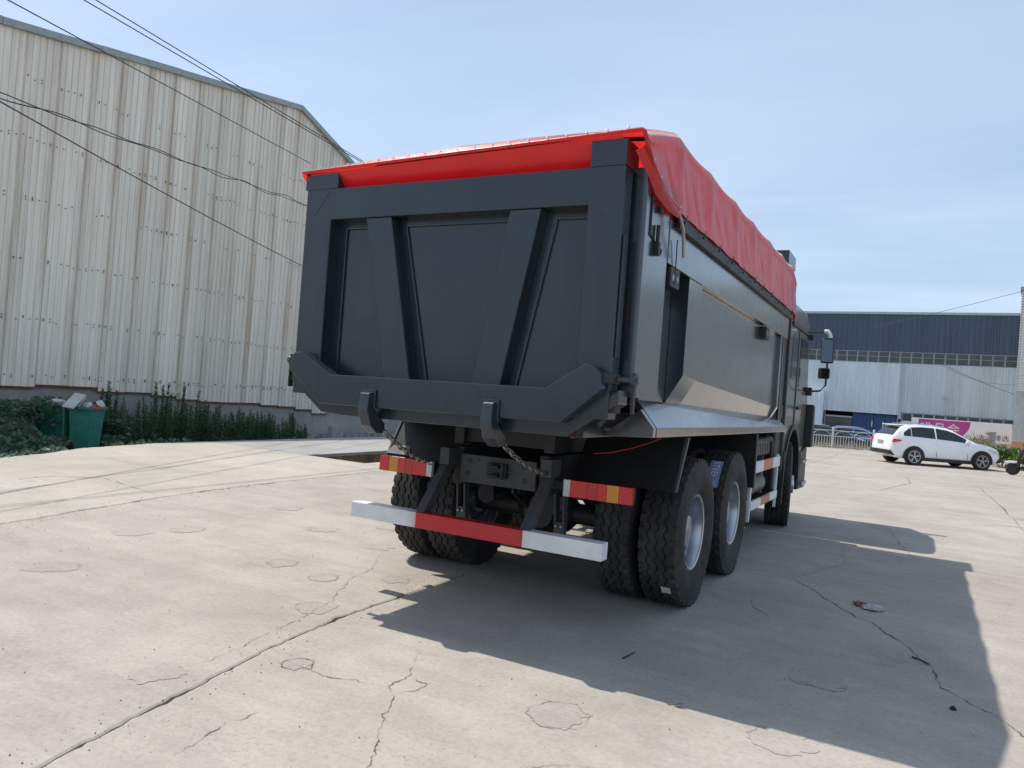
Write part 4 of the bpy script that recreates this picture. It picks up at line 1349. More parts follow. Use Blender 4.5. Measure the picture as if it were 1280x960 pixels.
def crumple(name, label, cat, loc, s, mat, seed, flat=0.6):
    bm = bmesh.new()
    bmesh.ops.create_icosphere(bm, subdivisions=3, radius=1)
    for v in bm.verts:
        n1 = noise.noise(v.co * 1.3 + Vector((seed, 0, 0))); n2 = noise.noise(v.co * 3.7 + Vector((0, seed, 0)))
        v.co *= 1 + 0.55 * n1 + 0.38 * n2
        v.co = Vector((v.co.x * s[0], v.co.y * s[1], v.co.z * s[2]))
    me = bpy.data.meshes.new(name); bm.to_mesh(me); bm.free()
    me.materials.append(M[mat])
    o = bpy.data.objects.new(name, me); col.objects.link(o); o.location = loc
    return tag(o, label, cat)


crumple('rubbish_bag', 'crumpled white plastic bag in the middle of the nearer bin', 'bag', (-13.3, 6.22, 0.53), (0.12, 0.10, 0.07), 'card', 3)
crumple('red_bag', 'small red bag hanging over the rim of the nearer bin', 'bag', (-13.12, 6.30, 0.50), (0.09, 0.11, 0.05), 'redbag', 5)
slabthing('paper_sheet', 'small white paper sheet sticking up at the right of the nearer bin', 'paper', (-13.3, 6.52, 0.57), (0.5, 0.9, 0.2), 0.09, 0.07, 0.004, 'card')
crumple('rubbish_bag', 'dirty grey bag heaped on top of the farther bin', 'bag', (-14.45, 6.24, 0.52), (0.18, 0.2, 0.07), 'card', 9)

# ------------------------------------------------------------------ yard litter
crumple('wrapper', 'crumpled pale plastic wrapper lying in the truck shadow', 'wrapper', (2.45, 2.80, 0.018), (0.075, 0.06, 0.02), 'wrapper', 11)
crumple('wrapper', 'small brown printed packet beside the pale wrapper in the shadow', 'wrapper', (2.35, 2.86, 0.018), (0.05, 0.04, 0.018), 'wrapper_red', 13)
crumple('stone', 'small black stone in the truck shadow near the lower right', 'stone', (2.925, 0.81, 0.008), (0.014, 0.012, 0.012), 'stone', 15)


def twig(label, p, q, r_):
    mb = MB(); p, q = Vector(p), Vector(q)
    c = (p + q) / 2
    mid = c + Vector((0.006, -0.008, 0.004))
    mb.tube([p - c, mid - c, q - c], r_, 6, r_ * 0.6)
    o = mb.build('twig', 'twig'); o.location = c
    return tag(o, label, 'twig')


twig('dark twig in the shadow below the bumper end', (1.232, 0.355, 0.006), (1.255, 0.515, 0.008), 0.005)
twig('short dark twig beside the long crack in the shadow', (2.728, 1.655, 0.006), (2.826, 1.556, 0.008), 0.006)
mb = MB()
lv = [(-0.03, 0, 0.004), (-0.005, -0.012, 0.018), (0.03, 0.0, 0.03), (0.0, 0.016, 0.016)]
mb.add(lv + [(p[0], p[1], p[2] - 0.0015) for p in lv], [(0, 1, 2, 3), (7, 6, 5, 4), (0, 1, 5, 4), (1, 2, 6, 5), (2, 3, 7, 6), (3, 0, 4, 7)])
mb.tube([(-0.03, 0, 0.004), (-0.045, -0.006, 0.003), (-0.06, 0.004, 0.006)], 0.002, 5)
o = mb.build('dry_leaf', 'twig'); o.location = (1.70, -0.12, 0.0); tag(o, 'curled dry leaf on sunlit concrete below the shadow edge', 'leaf')

# ------------------------------------------------------------------ dump truck
trk = tag(empty('dump_truck', (0, 0, 0)), 'slate grey six wheel dump truck seen from behind with white and red bumper', 'dump truck')
BV = 0.006


def ring_xz(mb, ox0, ox1, oz0, oz1, ix0, ix1, iz0, iz1, y0, y1):
    o_ = [(ox0, oz0), (ox1, oz0), (ox1, oz1), (ox0, oz1)]
    i_ = [(ix0, iz0), (ix1, iz0), (ix1, iz1), (ix0, iz1)]
    vs = [(x, y0, z) for x, z in o_] + [(x, y0, z) for x, z in i_] + [(x, y1, z) for x, z in o_] + [(x, y1, z) for x, z in i_]
    fs = []
    for k in range(4):
        j = (k + 1) % 4
        fs += [(k, j, 4 + j, 4 + k), (8 + k, 12 + k, 12 + j, 8 + j), (k, 8 + k, 8 + j, j), (4 + k, 4 + j, 12 + j, 12 + k)]
    return mb.add(vs, fs)


# tailgate
mb = ring_xz(MB(), -1.185, 1.165, 1.40, 2.82, -0.955, 0.955, 1.50, 2.605, 0.0, 0.13)
gate = mb.build('tailgate', 'grey', trk, bevel=BV)
for (a0, a1, b0, b1) in ((-0.965, -0.545, -0.965, -0.290), (-0.540, 0.550, -0.285, 0.350), (0.555, 0.965, 0.355, 0.965)):
    mb = MB(); mb.hexa([(b0, 0.10, 1.49), (b1, 0.10, 1.49), (b1, 0.115, 1.49), (b0, 0.115, 1.49)], [(a0, 0.10, 2.615), (a1, 0.10, 2.615), (a1, 0.115, 2.615), (a0, 0.115, 2.615)])
    mb.build('tailgate_panel', 'grey', gate)
for (a0, a1, b0, b1) in ((-0.647, -0.44, -0.387, -0.189), (0.449, 0.657, 0.253, 0.455)):
    mb = MB(); mb.hexa([(b0, 0.006, 1.49), (b1, 0.006, 1.49), (b1 + 0.012, 0.10, 1.49), (b0 - 0.012, 0.10, 1.49)],
                       [(a0, 0.006, 2.603), (a1, 0.006, 2.603), (a1 + 0.012, 0.10, 2.603), (a0 - 0.012, 0.10, 2.603)])
    mb.build('rib', 'grey', gate, bevel=BV)
mb = MB()                                               # inner fillets at the foot of the outer panels
mb.prism([(-0.955, 1.62), (-0.80, 1.50), (-0.955, 1.50)], 'y', 0.03, 0.10); mb.prism([(0.955, 1.62), (0.80, 1.50), (0.955, 1.50)], 'y', 0.03, 0.10)
mb.build('corner_fillet', 'grey', gate, bevel=0.004)
for (a, b, zt) in ((-1.205, -0.912, 2.938), (0.953, 1.168, 2.968)):
    mb = MB(); mb.box(a, b, 0.0, 0.20, 2.8205, zt); mb.build('top_post', 'grey', gate, bevel=0.002)
mb = MB()
for (p, q) in (((-1.1, 2.64), (-0.98, 2.80)), ((0.70, 2.815), (1.10, 2.50)), ((-1.17, 2.40), (-1.12, 2.47))):
    mb = MB(); mb.tube([(p[0], 0.0, p[1]), (q[0], 0.0, q[1])], 0.003, 5); mb.build('weld_seam', 'grey', gate)
for (a, b, c, d) in ((-0.885, 2.55, -0.885, 1.56), (-0.375, 2.55, -0.125, 1.53), (0.72, 2.55, 0.52, 1.53)):
    mb = MB(); mb.hexa([(c, 0.086, d), (c + 0.012, 0.086, d), (c + 0.012, 0.10, d), (c, 0.10, d)], [(a, 0.086, b), (a + 0.012, 0.086, b), (a + 0.012, 0.10, b), (a, 0.10, b)]); mb.build('panel_bead', 'grey', gate, bevel=0.002)
for (a, b) in ((-0.885, -0.66), (-0.375, 0.44), (0.72, 0.95)):
    mb = MB(); mb.box(a, b, 0.084, 0.10, 2.552, 2.564); mb.build('panel_bead', 'grey', gate, bevel=0.002)
mb = MB()
mb.box(1.1655, 1.176, 0.03, 0.10, 1.75, 2.44); mb.build('edge_plate', 'grey', gate, bevel=0.003)
mb = MB(); mb.box(-1.205, -1.186, 0.02, 0.10, 2.49, 2.80)
mb.build('edge_plate', 'grey', gate, bevel=0.004)
SILL = [(-0.77, 1.545), (0.81, 1.555), (1.05, 1.705), (1.10, 1.69), (1.14, 1.645), (1.150, 1.565), (0.915, 1.365), (-0.86, 1.345), (-1.155, 1.565), (-1.150, 1.63), (-1.11, 1.68), (-1.05, 1.685)]
mb = MB(); mb.prism(SILL, 'y', -0.085, -0.002); sill = mb.build('tailgate_sill', 'grey', trk, bevel=BV)
for s_ in (-1, 1):
    mb = MB(); mb.hexa([(s_ * 1.06, -0.07, 1.60), (s_ * 1.19, -0.02, 1.60), (s_ * 1.19, 0.10, 1.60), (s_ * 1.06, 0.10, 1.60)],
                       [(s_ * 1.06, -0.07, 1.66), (s_ * 1.19, -0.02, 1.66), (s_ * 1.19, 0.10, 1.66), (s_ * 1.06, 0.10, 1.66)])
    mb.build('hinge_lug', 'chassis', sill, bevel=0.008)
    mb = MB(); mb.tube([(s_ * 1.15, 0.05, 1.63), (s_ * 1.30, 0.07, 1.63)], 0.016, 10); mb.tube([(s_ * 1.27, 0.07, 1.63), (s_ * 1.295, 0.07, 1.63)], 0.034, 12); mb.build('hinge_pin', 'castsilver', sill)
    mb = MB(); mb.box(min(s_ * 1.272, s_ * 1.288), max(s_ * 1.272, s_ * 1.288), 0.05, 0.09, 1.44, 1.67); mb.build('latch_bar', 'chassis', sill, bevel=0.004)
    mb = MB(); mb.box(min(s_ * 1.13, s_ * 1.20), max(s_ * 1.13, s_ * 1.20), 0.02, 0.10, 1.44, 1.56); mb.build('latch_plate', 'chassis', sill, bevel=0.004)
# body rear lower frame
mb = MB()
mb.prism([(-0.74, 1.275), (0.92, 1.285), (1.215, 1.49), (1.215, 1.57), (0.90, 1.37), (-0.85, 1.35), (-1.215, 1.57), (-1.215, 1.49), (-0.92, 1.285)], 'y', 0.01, 0.16)
mb.build('rear_frame', 'grey', trk, bevel=BV)
for x0, x1 in ((-0.495, -0.375), (0.415, 0.53)):
    mb = MB(); mb.prism([(-0.087, 1.455), (-0.135, 1.44), (-0.145, 1.33), (-0.10, 1.235), (-0.03, 1.185), (0.05, 1.185), (0.05, 1.25), (-0.02, 1.30), (-0.087, 1.36)], 'x', x0 + 0.02, x1 - 0.02)
    hk = mb.build('hook', 'grey', trk, bevel=BV)
    mb = MB(); mb.box(x0, x1, -0.100, -0.087, 1.34, 1.465); mb.build('hook_plate', 'grey', hk, bevel=0.004)


def chain(p, q, sag, n):
    mb = MB(); p, q = Vector(p), Vector(q)
    pts = [p.lerp(q, i / n) - Vector((0, 0, sag * 4 * (i / n) * (1 - i / n))) for i in range(n + 1)]
    for i in range(n):
        a, b = pts[i], pts[i + 1]
        d = (b - a).normalized(); c = (a + b) / 2; L = (b - a).length * 0.72
        e = d.cross(Vector((1, 0, 0.2))).normalized()
        if i % 2: e = d.cross(e).normalized()
        loop = [c + d * L * cos(t * pi / 5) + e * 0.018 * sin(t * pi / 5) for t in range(11)]
        mb.tube(loop, 0.0055, 5, caps=False)
    return mb.build('chain', 'steel', trk, smooth=60)


chain((-0.40, 0.05, 1.195), (-0.565, 0.87, 0.935), 0.035, 15)
chain((0.50, 0.05, 1.195), (0.425, 0.90, 0.955), 0.035, 15)

# body sides, right and left alike
for s_ in (1, -1):
    def X(a): return a * s_

    def sbox(mb, x0, x1, *r): return mb.box(min(X(x0), X(x1)), max(X(x0), X(x1)), *r)
    side = sbox(MB(), 1.02, 1.25, 0.62, 5.50, 2.385, 2.66).build('body_side', 'gloss', trk, bevel=BV)
    sbox(MB(), 1.07, 1.245, 0.165, 0.615, 1.535, 2.85).build('rear_post', 'gloss', trk, bevel=BV)
    sbox(MB(), 1.00, 1.12, 0.62, 5.50, 1.46, 2.384).build('inner_wall', 'gloss', side)
    # main section, folded inwards at the bottom
    def prof(zf, xo): return [(X(1.122), 2.383), (X(xo), 2.383), (X(xo), zf), (X(1.125), zf - 0.20), (X(1.122), zf - 0.20)]
    mb = MB(); mb.prism(prof(1.705, 1.198), 'y', 1.52, 5.10, prof(1.565, 1.198)); mb.build('side_panel', 'gloss', side, bevel=BV)
    mb = MB(); mb.prism(prof(1.715, 1.240), 'y', 1.17, 1.518, prof(1.70, 1.240)); mb.build('side_stiffener', 'gloss', side, bevel=BV)
    mb = MB(); mb.prism(prof(1.565, 1.235), 'y', 5.102, 5.22, prof(1.56, 1.235)); mb.build('side_stiffener', 'gloss', side, bevel=BV)
    # sloping flange over the wheels
    mb = MB()
    poly = [(X(1.055), 1.532), (X(1.135), 1.528), (X(1.275), 1.362), (X(1.275), 1.300), (X(1.255), 1.300), (X(1.125), 1.49), (X(1.055), 1.49)]
    poly2 = [(X(1.055), 1.462), (X(1.145), 1.455), (X(1.275), 1.342), (X(1.275), 1.280), (X(1.255), 1.280), (X(1.13), 1.42), (X(1.055), 1.42)]
    mb.prism(poly, 'y', 0.56, 5.62, poly2); mb.build('side_flange', 'gloss', trk, bevel=0.005)
    mb = MB(); mb.prism([(X(0.93), 1.285), (X(1.18), 1.47), (X(1.272), 1.36), (X(1.270), 1.302)], 'y', 0.50, 0.555); mb.build('flange_end_plate', 'gloss', trk, bevel=0.003)
    mb = MB(); mb.prism([(X(0.90), 1.27), (X(1.06), 1.44), (X(1.0), 1.46), (X(0.80), 1.30)], 'y', 0.165, 5.5); mb.build('lower_slope', 'gloss', trk)
    # tarpaulin rail along the top
    rl = sbox(MB(), 1.252, 1.282, 0.72, 5.55, 2.625, 2.722).build('tarp_rail', 'blackp', trk, bevel=0.004)
    sbox(MB(), 1.05, 1.235, 0.62, 5.55, 2.664, 2.72).build('top_rail', 'chassis', trk)
    # brackets with two holes, latch rods
    for (y0, z0) in ((0.66, 2.25), (4.02, 2.245)):
        b_ = sbox(MB(), 1.09, 1.262, y0, y0 + 0.20, z0, z0 + 0.125).build('hole_bracket', 'blackp', side, bevel=0.006)
        for k in (0.05, 0.14):
            mb = MB(); mb.lathe([(0, 0), (0, 0.022), (0.002, 0.022), (0.002, 0)], 12, (X(1.263), y0 + k, z0 + 0.06), 'x'); mb.build('pin_head', 'steel', b_)
    mb = MB(); mb.tube([(X(1.25), 0.25, 2.72), (X(1.25), 0.25, 2.48), (X(1.25), 0.38, 2.45)], 0.005, 5); mb.tube([(X(1.26), 0.36, 2.56), (X(1.26), 0.36, 2.42)], 0.012, 6)
    sbox(mb, 1.246, 1.275, 0.34, 0.38, 2.38, 2.46); mb.tube([(X(1.26), 0.40, 2.43), (X(1.26), 0.44, 2.43), (X(1.26), 0.43, 2.40)], 0.006, 5); sbox(mb, 1.246, 1.27, 0.36, 0.40, 2.64, 2.67)
    mb.build('side_latch', 'blackp', side)
mb = MB(); mb.tube([(1.30, 0.60, 2.71), (1.315, 0.68, 2.60), (1.30, 0.78, 2.45)], 0.011, 6); mb.build('loose_strap', 'steel', trk)
mb = MB(); mb.tube([(1.27, 0.72, 2.55), (1.262, 0.75, 2.40), (1.262, 0.74, 2.28), (1.255, 0.70, 2.24)], 0.004, 5); mb.build('thin_cable', 'wire', trk)
mb = MB(); mb.box(-0.96, 0.96, 0.165, 5.5, 1.28, 1.36); mb.build('body_floor', 'grey', trk)
mb = MB(); mb.box(-1.20, 1.20, 5.52, 5.60, 1.36, 3.05); mb.build('front_wall', 'grey', trk, bevel=BV)
mb = MB(); mb.box(-1.215, 1.215, 5.40, 5.95, 3.27, 3.43); mb.box(-1.215, -1.1, 5.47, 5.62, 2.7, 3.27); mb.box(1.1, 1.215, 5.47, 5.62, 2.7, 3.27)
mb.build('cab_guard', 'grey', trk, bevel=BV)
mb = MB(); mb.tube([(0.0, 5.85, 0.9), (0.0, 5.78, 2.7)], 0.12, 14); mb.build('hoist_cylinder', 'chassis', trk, smooth=50)
mb = MB()
for x in (-0.42, 0.34): mb.box(x, x + 0.08, 0.95, 5.6, 1.10, 1.275)
for k in range(6): mb.box(-0.34, 0.34, 1.0 + k * 0.9, 1.1 + k * 0.9, 1.12, 1.26)
mb.build('subframe', 'chassis', trk)
# chassis
mb = MB()
for x in (-0.40, 0.32): mb.box(x, x + 0.08, 0.93, 8.0, 0.80, 1.08)
mb.build('chassis_rail', 'chassis', trk, bevel=0.006)
mb = MB(); mb.box(-0.315, 0.315, 0.895, 0.925, 0.822, 1.032); mb.box(-0.315, 0.315, 0.925, 0.99, 0.822, 0.834); xm = mb.build('rear_cross_member', 'castsilver', trk, bevel=0.006)
for (x, z, rr) in ((-0.24, 0.985, 0.018), (-0.25, 0.89, 0.02), (0.22, 0.985, 0.02), (0.225, 0.885, 0.02), (-0.16, 1.0, 0.007), (-0.16, 0.86, 0.007), (0.0, 0.85, 0.008), (0.12, 0.85, 0.007)):
    mb = MB(); mb.lathe([(0, 0), (0, rr), (0.004, rr), (0.004, 0)], 12, (x, 0.891, z), 'y'); mb.build('dark_hole_disc', 'blackp', xm)  # black disc on the plate paints the dark of a hole
mb = MB(); mb.box(-0.07, 0.09, 0.86, 0.894, 0.885, 0.99); mb.box(-0.03, 0.05, 0.80, 0.86, 0.895, 0.915); mb.box(-0.03, 0.05, 0.80, 0.86, 0.96, 0.98); mb.tube([(0.07, 0.83, 0.88), (0.07, 0.83, 1.0)], 0.012, 6)
mb.build('tow_bracket', 'chassis', xm, bevel=0.004)
# bumper beam: white, red, white
bmp_ = MB(); bmp_.box(-1.0, -0.412, 0.50, 0.60, 0.507, 0.617); bp_ = bmp_.build('bumper_beam', 'bumper_white', trk, bevel=0.004)
mb = MB(); mb.box(-0.410, 0.438, 0.50, 0.60, 0.507, 0.617); mb.build('red_section', 'redband', bp_, bevel=0.004)
mb = MB(); mb.box(0.440, 1.0, 0.50, 0.60, 0.507, 0.617); mb.build('white_section', 'bumper_white', bp_, bevel=0.004)
for x in (-0.44, 0.40):
    mb = MB(); mb.hexa([(x, 0.53, 0.618), (x + 0.075, 0.53, 0.618), (x + 0.075, 0.62, 0.618), (x, 0.62, 0.618)], [(x + 0.01, 0.80, 0.94), (x + 0.06, 0.80, 0.94), (x + 0.06, 0.92, 0.94), (x + 0.01, 0.92, 0.94)])
    mb.build('bumper_strut', 'castsilver', trk, bevel=0.004)
    mb = MB(); mb.box(x - 0.005, x + 0.075, 0.80, 0.96, 0.942, 1.07); mb.build('strut_plate', 'castsilver', trk, bevel=0.004)
# tail lamps
for s_ in (-1, 1):
    lamp = empty('tail_lamp', (s_ * 0.797, 0.88, 0.885)); lamp.parent = trk
    mb = MB(); mb.box(-0.248, 0.248, 0.012, 0.06, -0.058, 0.058); mb.build('housing', 'blackp', lamp, bevel=0.012)
    for (a, b, mt, nm) in ((-0.248, -0.198, 'lens_white', 'clear_lens'), (-0.197, -0.0715, 'lens_red', 'red_lens'), (-0.071, 0.0, 'lens_deep', 'reflector'), (0.0005, 0.070, 'lens_red', 'red_lens'), (0.071, 0.155, 'lens_amber', 'amber_lens'), (0.156, 0.248, 'lens_red', 'red_lens')):
        x0, x1 = sorted((a * s_, b * s_))
        mb = MB(); mb.box(x0, x1, -0.022, 0.010, -0.058, 0.058); mb.build(nm, mt, lamp, bevel=0.0025)
    mb = MB(); x0, x1 = sorted((0.42 * s_, 0.56 * s_)); mb.box(x0, x1, 0.93, 0.97, 0.86, 0.92); mb.build('lamp_arm', 'chassis', trk)
    # mudguards
    mb = MB(); xa, xb = sorted((s_ * 0.48, s_ * 1.238))
    mb.hexa([(xa, 1.20, 0.91), (xb, 1.20, 0.91), (xb, 1.212, 0.91), (xa, 1.212, 0.91)], [(xa, 1.42, 1.285), (xb, 1.42, 1.285), (xb, 1.432, 1.285), (xa, 1.432, 1.285)])
    mg = mb.build('mudguard', 'blackp', trk)
    mb = MB(); mb.hexa([(s_ * 1.236 - 0.008, 1.19, 0.91), (s_ * 1.236 + 0.008, 1.19, 0.91), (s_ * 1.236 + 0.008, 1.22, 0.91), (s_ * 1.236 - 0.008, 1.22, 0.91)],
                       [(s_ * 1.236 - 0.012, 1.405, 1.285), (s_ * 1.236 + 0.012, 1.405, 1.285), (s_ * 1.236 + 0.012, 1.45, 1.285), (s_ * 1.236 - 0.012, 1.45, 1.285)])
    mb.build('guard_edge', 'castsilver', mg)
    mb = MB(); mb.box(xa, xb, 4.06, 4.072, 0.72, 1.27); mg = mb.build('mudguard', 'blackp', trk)
    mb = MB(); mb.box(s_ * 1.236 - 0.008, s_ * 1.236 + 0.008, 4.04, 4.09, 0.72, 1.27); mb.build('guard_edge', 'castsilver', mg)
mb = MB(); mb.hexa([(-1.245, 1.19, 0.93), (-1.02, 1.19, 0.93), (-1.02, 1.20, 0.93), (-1.245, 1.20, 0.93)], [(-1.20, 1.36, 1.12), (-1.06, 1.36, 1.12), (-1.06, 1.37, 1.12), (-1.20, 1.37, 1.12)])
mb.build('mudguard_corner', 'grey', trk)
pts = [(1.25, 0.75, 1.295), (1.15, 0.85, 1.255), (1.0, 0.92, 1.20), (0.85, 0.97, 1.155), (0.70, 1.0, 1.13)]
mb = MB(); mb.tube(pts, 0.0035, 5); mb.build('red_cable', 'redwire', trk)

# wheels ------------------------------------------------------------
RT = 0.562


def tyre_mesh():
    mb = MB()
    nseg = 216
    side = [(0.108, 0.272), (0.122, 0.285), (0.128, 0.30), (0.145, 0.34), (0.155, 0.40), (0.157, 0.43), (0.153, 0.47), (0.146, 0.505), (0.140, 0.522)]
    vs = []
    grooves = (-0.062, 0.0, 0.062)
    per = 6
    for k in range(nseg):
        a = 2 * pi * k / nseg
        ph = (k % per) / per
        zz = 0.009 * (1 if ph < 0.5 else -1)
        notch = (k % per) in (0, 1)
        row = [(-x, r) for x, r in side]
        row += [(-0.134, RT - (0.022 if notch else 0.004)), (-0.112, RT - (0.016 if notch else 0.0)), (-0.098, RT)]
        for g in grooves:
            c = g + zz
            row += [(c - 0.0085, RT), (c - 0.0055, RT - 0.014), (c + 0.0055, RT - 0.014), (c + 0.0085, RT)]
        row += [(0.098, RT), (0.112, RT - (0.016 if notch else 0.0)), (0.134, RT - (0.022 if notch else 0.004))]
        row += [(x, r) for x, r in reversed(side)]
        vs += [(x, r * cos(a), r * sin(a)) for x, r in row]
    m = len(row)
    fs = [(k * m + i, k * m + i + 1, ((k + 1) % nseg) * m + i + 1, ((k + 1) % nseg) * m + i) for k in range(nseg) for i in range(m - 1)]
    mb.add(vs, fs)
    # flatten the foot a little where the tyre bears on the ground
    mb.v = [(x * (1 + 0.10 * max(0, (-z - 0.45)) / 0.11), y, max(z, -0.556)) for x, y, z in mb.v]
    return mb.mesh('tyre', 'rubber', smooth=28)


def rim_mesh(deep):
    mb = MB()
    if deep:
        pr = [(0.118, 0.268), (0.124, 0.288), (0.116, 0.290), (0.112, 0.274), (0.085, 0.262), (0.03, 0.258), (0.025, 0.245), (-0.015, 0.243), (-0.03, 0.225), (-0.05, 0.20), (-0.055, 0.15), (-0.03, 0.14), (0.03, 0.13), (0.07, 0.115), (0.075, 0.0)]
    else:
        pr = [(0.118, 0.268), (0.124, 0.288), (0.116, 0.290), (0.112, 0.274), (0.085, 0.262), (0.05, 0.255), (0.06, 0.245), (0.09, 0.23), (0.125, 0.20), (0.135, 0.15), (0.135, 0.13), (0.19, 0.12), (0.20, 0.0)]
    mb.lathe(pr, 48, (0, 0, 0), 'x')
    mb.lathe([(-0.118, 0.268), (-0.124, 0.290), (-0.112, 0.274), (-0.10, 0.25), (0.02, 0.245)], 48, (0, 0, 0), 'x')
    for k in range(10):
        a = 2 * pi * k / 10
        x = -0.052 if deep else 0.134
        mb.tube([(x, 0.17 * cos(a), 0.17 * sin(a)), (x + 0.03, 0.17 * cos(a), 0.17 * sin(a))], 0.014, 6)
    return mb.mesh('rim', 'rim', smooth=35)


TM, RD, RS = tyre_mesh(), rim_mesh(True), rim_mesh(False)


def wheel(x, y, out, deep, spin, steer=0.0):
    w = empty('wheel', (x, y, 0.556)); w.parent = trk
    w.rotation_euler = (0, 0, (pi if out < 0 else 0) + steer)
    t = bpy.data.objects.new('tyre', TM); col.objects.link(t); t.parent = w
    q = bpy.data.objects.new('rim', RD if deep else RS); col.objects.link(q); q.parent = w
    q.rotation_euler = (spin, 0, 0)
    return w, t


Y3, Y2, Y1 = 1.85, 3.20, 6.84
wheels = {}
for yy in (Y3, Y2):
    for s_ in (-1, 1):
        wheels[(yy, s_, 0)] = wheel(s_ * 1.10, yy, s_, True, RNG.uniform(0, 6))
        wheels[(yy, s_, 1)] = wheel(s_ * 0.752, yy, -s_, True, RNG.uniform(0, 6))
for s_ in (-1, 1):
    wheels[(Y1, s_, 0)] = wheel(s_ * 1.055, Y1, s_, False, RNG.uniform(0, 6), radians(9))
# printed tyre label on the tread of the second axle's outer wheel
w2 = wheels[(Y2, 1, 0)][0]


def on_tread(u, v, rr, a0):
    """u across the tread, v along the circumference from angle a0"""
    a = a0 + v / rr
    return (u, rr * cos(a), rr * sin(a))


A0 = radians(137)
mb = MB(); vs = []
n = 12
for i in range(n + 1):
    v = lerp(-0.15, 0.15, i / n)
    vs += [on_tread(-0.03, v, RT + 0.003, A0), on_tread(0.08, v, RT + 0.003, A0)]
mb.add(vs, [(2 * i, 2 * i + 1, 2 * i + 3, 2 * i + 2) for i in range(n)])
stk = mb.build('tyre_label', 'sticker', w2)
me = text_mesh('STEEL X', 0.082)
for v in me.vertices:
    x, y = v.co.x, v.co.y
    v.co = Vector(on_tread(0.025 + y * 1.0, x * 0.95, RT + 0.0055, A0))
me.materials.clear(); me.materials.append(M['sticker_ink'])
o = bpy.data.objects.new('lettering', me); col.objects.link(o); o.parent = stk
# small label low on the rearmost outer tyre
w3 = wheels[(Y3, 1, 0)][0]
mb = MB(); vs = []
for i in range(5):
    v = lerp(-0.035, 0.035, i / 4)
    vs += [on_tread(0.02, v, RT + 0.003, radians(222)), on_tread(0.09, v, RT + 0.003, radians(222))]
mb.add(vs, [(2 * i, 2 * i + 1, 2 * i + 3, 2 * i + 2) for i in range(4)])
mb.build('tyre_label', 'card', w3)
# axles and springs
for yy in (Y3, Y2):
    mb = MB(); mb.tube([(-1.0, yy, 0.556), (1.0, yy, 0.556)], 0.085, 14)
    mb.lathe([(-0.25, 0.09), (-0.18, 0.16), (-0.06, 0.215), (0.06, 0.215), (0.18, 0.16), (0.25, 0.09)], 18, (0, yy, 0.556), 'x')
    mb.lathe([(-0.22, 0.0), (-0.22, 0.13), (-0.10, 0.17)], 16, (0, yy, 0.556), 'y')
    mb.build('axle', 'chassis', trk, smooth=45)
for s_ in (-1, 1):
    mb = MB()
    for k in range(7):
        L = 0.85 - k * 0.08
        z = 0.70 + 0.022 * k
        x0, x1 = sorted((s_ * 0.46, s_ * 0.55))
        mb.prism([(2.525 - L, z - 0.03), (2.525, z + 0.02), (2.525 + L, z - 0.03), (2.525 + L, z - 0.012), (2.525, z + 0.038), (2.525 - L, z - 0.012)], 'x', x0, x1)
    mb.build('leaf_spring', 'chassis', trk)
    mb = MB()
    for d in (0.0, 0.065):
        x = s_ * 0.42 - 0.03 + d
        mb.hexa([(x, 1.10, 0.52), (x + 0.014, 1.10, 0.52), (x + 0.014, 1.16, 0.52), (x, 1.16, 0.52)], [(x, 1.06, 0.84), (x + 0.014, 1.06, 0.84), (x + 0.014, 1.14, 0.84), (x, 1.14, 0.84)])
    mb.box(s_ * 0.42 - 0.03, s_ * 0.42 + 0.05, 1.098, 1.15, 0.50, 0.60)
    br = mb.build('torque_bracket', 'castsilver', trk, bevel=0.003)
    mb = MB()
    for d in (-0.012, 0.03): mb.lathe([(0, 0), (0, 0.009), (0.012, 0.007), (0.012, 0)], 8, (s_ * 0.42 + d, 1.084, 0.57), 'y')
    mb.build('bolt', 'steel', br)
    mb = MB(); mb.lathe([(-0.14, 0.0), (-0.14, 0.075), (-0.12, 0.085), (0.10, 0.085), (0.12, 0.05), (0.12, 0)], 16, (s_ * 0.30, 1.42, 0.70), 'y'); mb.build('brake_chamber', 'chassis', trk, smooth=40)
mb = MB(); mb.tube([(0, 3.2, 0.62), (0, 6.4, 0.85)], 0.06, 12); mb.build('drive_shaft', 'chassis', trk, smooth=50)
mb = MB(); mb.tube([(0.1, 0.98, 0.90), (0.09, 0.99, 0.78), (0.11, 1.2, 0.66), (0.0, 1.45, 0.70)], 0.012, 6); mb.tube([(-0.1, 0.98, 0.95), (-0.13, 1.1, 0.72), (-0.25, 1.4, 0.72)], 0.010, 6); mb.build('air_hose', 'blackp', trk, smooth=60)

